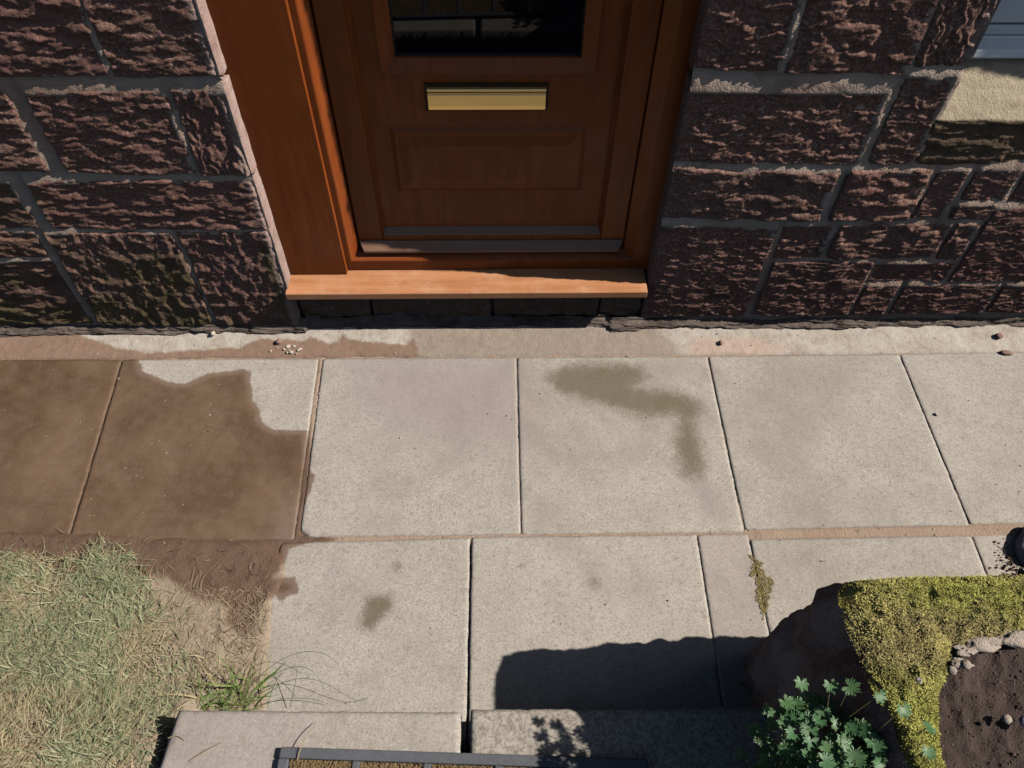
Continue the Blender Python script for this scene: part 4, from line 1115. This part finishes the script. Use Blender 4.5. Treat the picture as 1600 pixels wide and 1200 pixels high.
def make_tuft():
    n = 70
    P = np.stack([rng.normal(-.70, .05, n), rng.normal(-1.045, .022, n), np.full(n, .004)], 1)
    hd = rng.normal(.55, .75, n)
    hd[::5] += math.pi * .8
    L = rng.uniform(.05, .15, n); wd = rng.uniform(.0022, .0052, n)
    V, f, m = ribbons(P, hd, L, wd, rng.uniform(.25, 1.0, n), rng.uniform(.4, 1.5, n), 7, rng.normal(0, .5, n))
    a = rng.random((n, 1))
    c = np.array([.12, .20, .045]) * (1 - a) + np.array([.22, .31, .10]) * a
    c[rng.random(n) < .18] = (.38, .32, .17)
    build('blade', V, f, GRASSM, tuft, {'col': np.repeat(c, m, 0)})
    st = [[(-.66, -1.02, .02), (-.58, -.95, .10), (-.48, -.93, .13), (-.43, -.98, .10)],
          [(-.66, -1.03, .02), (-.57, -.98, .08), (-.50, -.95, .12), (-.46, -1.03, .08)],
          [(-.64, -1.03, .02), (-.55, -1.0, .06), (-.47, -.95, .10), (-.41, -1.08, .03), (-.37, -1.03, .01)],
          [(-.62, -1.05, .02), (-.56, -1.03, .04), (-.50, -1.03, .03), (-.46, -1.045, .01)],
          [(-.60, -1.05, .02), (-.585, -1.0, .06), (-.56, -.99, .08)], [(-.55, -1.05, .01), (-.535, -1.0, .05), (-.53, -.975, .07)]]
    for s in st:
        Vt_, ft = tube(bez(s), .0008, .0005)
        c = np.tile(np.array([[.10, .13, .06]]), (len(Vt_), 1))
        build('seed_stalk', Vt_, [ft], STALK, tuft, {'col': c})
make_tuft()
gst = 'dry straws lying on the step'
for lab, pts in (('dry straw bent over the top edge of the doormat', [(-.475, -1.20, SH + .018), (-.47, -1.165, SH + .03), (-.445, -1.125, SH + .012)]),
                 ('dry straw lying on the bare left end of the step', [(-.70, -1.195, SH + .003), (-.67, -1.175, SH + .007), (-.64, -1.16, SH + .003)]),
                 ('short curved brown straw at the left edge of the step', [(-.755, -1.15, SH + .003), (-.735, -1.14, SH + .008), (-.72, -1.155, SH + .003)])):
    Vs, fs = tube(bez(pts, 9), .0011, .0008)
    tag(build('dry_straw', Vs, [fs], STALK, None, {'col': np.tile(np.array([[.36, .28, .16]]), (len(Vs), 1))}), lab, 'straw', gst)

# ------------------------------------------------------------------ geranium
plant = tag(empty('geranium_plant', (.52, -1.27, SH)), 'bushy plant with small lobed green leaves growing against the mossy bed wall', 'plant')
def leaf_mesh(sd):
    r = random.Random(sd)
    # palmate outline: seven lobes, each with three teeth
    n = 78; V = [(0, 0, 0)]; C = []
    ang0 = math.radians(-155); ang1 = math.radians(155)
    pts = []
    for i in range(n):
        t = i / (n - 1); a = ang0 + (ang1 - ang0) * t
        lob = t * 7 % 1.0 if t < 1 else 0
        w = abs(math.sin(math.pi * (t * 7)))
        rad = .42 + .58 * w ** .55
        rad *= 1 - .10 * (1 + math.cos(t * 7 * 6 * math.pi)) * (w > .55)
        rad *= (.80 + .20 * math.cos(a / 1.15))
        pts.append((rad * math.cos(a), rad * math.sin(a)))
    mid = [(.5 * x, .5 * y) for x, y in pts]
    V = [(0, 0, 0)]
    for x, y in mid: V.append((x, y, .10 * math.hypot(x, y)))
    for i, (x, y) in enumerate(pts):
        w = abs(math.sin(math.pi * (i / (n - 1) * 7)))
        V.append((x, y, .10 + .10 * (w - .5) + r.uniform(-.02, .02) - .10 * (math.hypot(x, y) > .8)))
    q = [(1 + i, 1 + n + i, 2 + n + i, 2 + i) for i in range(n - 1)]; t3 = [(0, 1 + i, 2 + i) for i in range(n - 1)]
    V = np.array(V)
    d = np.hypot(V[:, 0], V[:, 1])[:, None]
    col = np.array([.052, .140, .055]) * (1 - d) + np.array([.085, .195, .085]) * d
    return raw_mesh('leaf', V, [np.array(q), np.array(t3)], LEAFM, {'col': col})
leafs = [leaf_mesh(k) for k in range(3)]
def geranium():
    SV = []; SF = []; off = 0
    root = np.array([.50, -1.34, SH])
    spots = []
    r = random.Random(5)
    for k in range(560):
        x = r.uniform(.34, .66); y = r.uniform(-1.50, -1.15)
        # dome shaped clump
        d = math.hypot((x - .495) / .140, (y + 1.345) / .175)
        if d > 1.0: continue
        z = .40 + .24 * math.sqrt(max(0, 1 - d * d * .9)) * r.uniform(.7, 1.0)
        spots.append((x, y, z))
    spots = spots[:285] + [(.455, -1.165, .575), (.50, -1.172, .585), (.525, -1.18, .60), (.405, -1.20, .52), (.43, -1.19, .55), (.385, -1.225, .50), (.56, -1.20, .625), (.585, -1.225, .64), (.36, -1.26, .47), (.615, -1.255, .64), (.60, -1.29, .65)]
    for k, (x, y, z) in enumerate(spots):
        me = leafs[k % 3]
        o = bpy.data.objects.new('leaf', me)
        link(o, plant, (x, y, z))
        s = r.uniform(.0155, .0225)
        o.scale = (s, s, s)
        o.rotation_euler = (r.gauss(.0, .26), r.gauss(0.12, .26), r.uniform(0, 6.28))
        b = root + np.array([r.gauss(0, .03), r.gauss(0, .03), 0])
        m = (b + np.array([x, y, z])) / 2 + np.array([r.gauss(0, .015), r.gauss(0, .015), .03])
        v, f = tube(bez([b, m, (x, y, z)], 7), .0014, .0008, 4)
        SV.append(v); SF.append(f + off); off += len(v)
    V = np.concatenate(SV)
    build('stem', V, [np.concatenate(SF)], STALK, plant, {'col': np.tile(np.array([[.20, .20, .085]]), (len(V), 1))})
geranium()
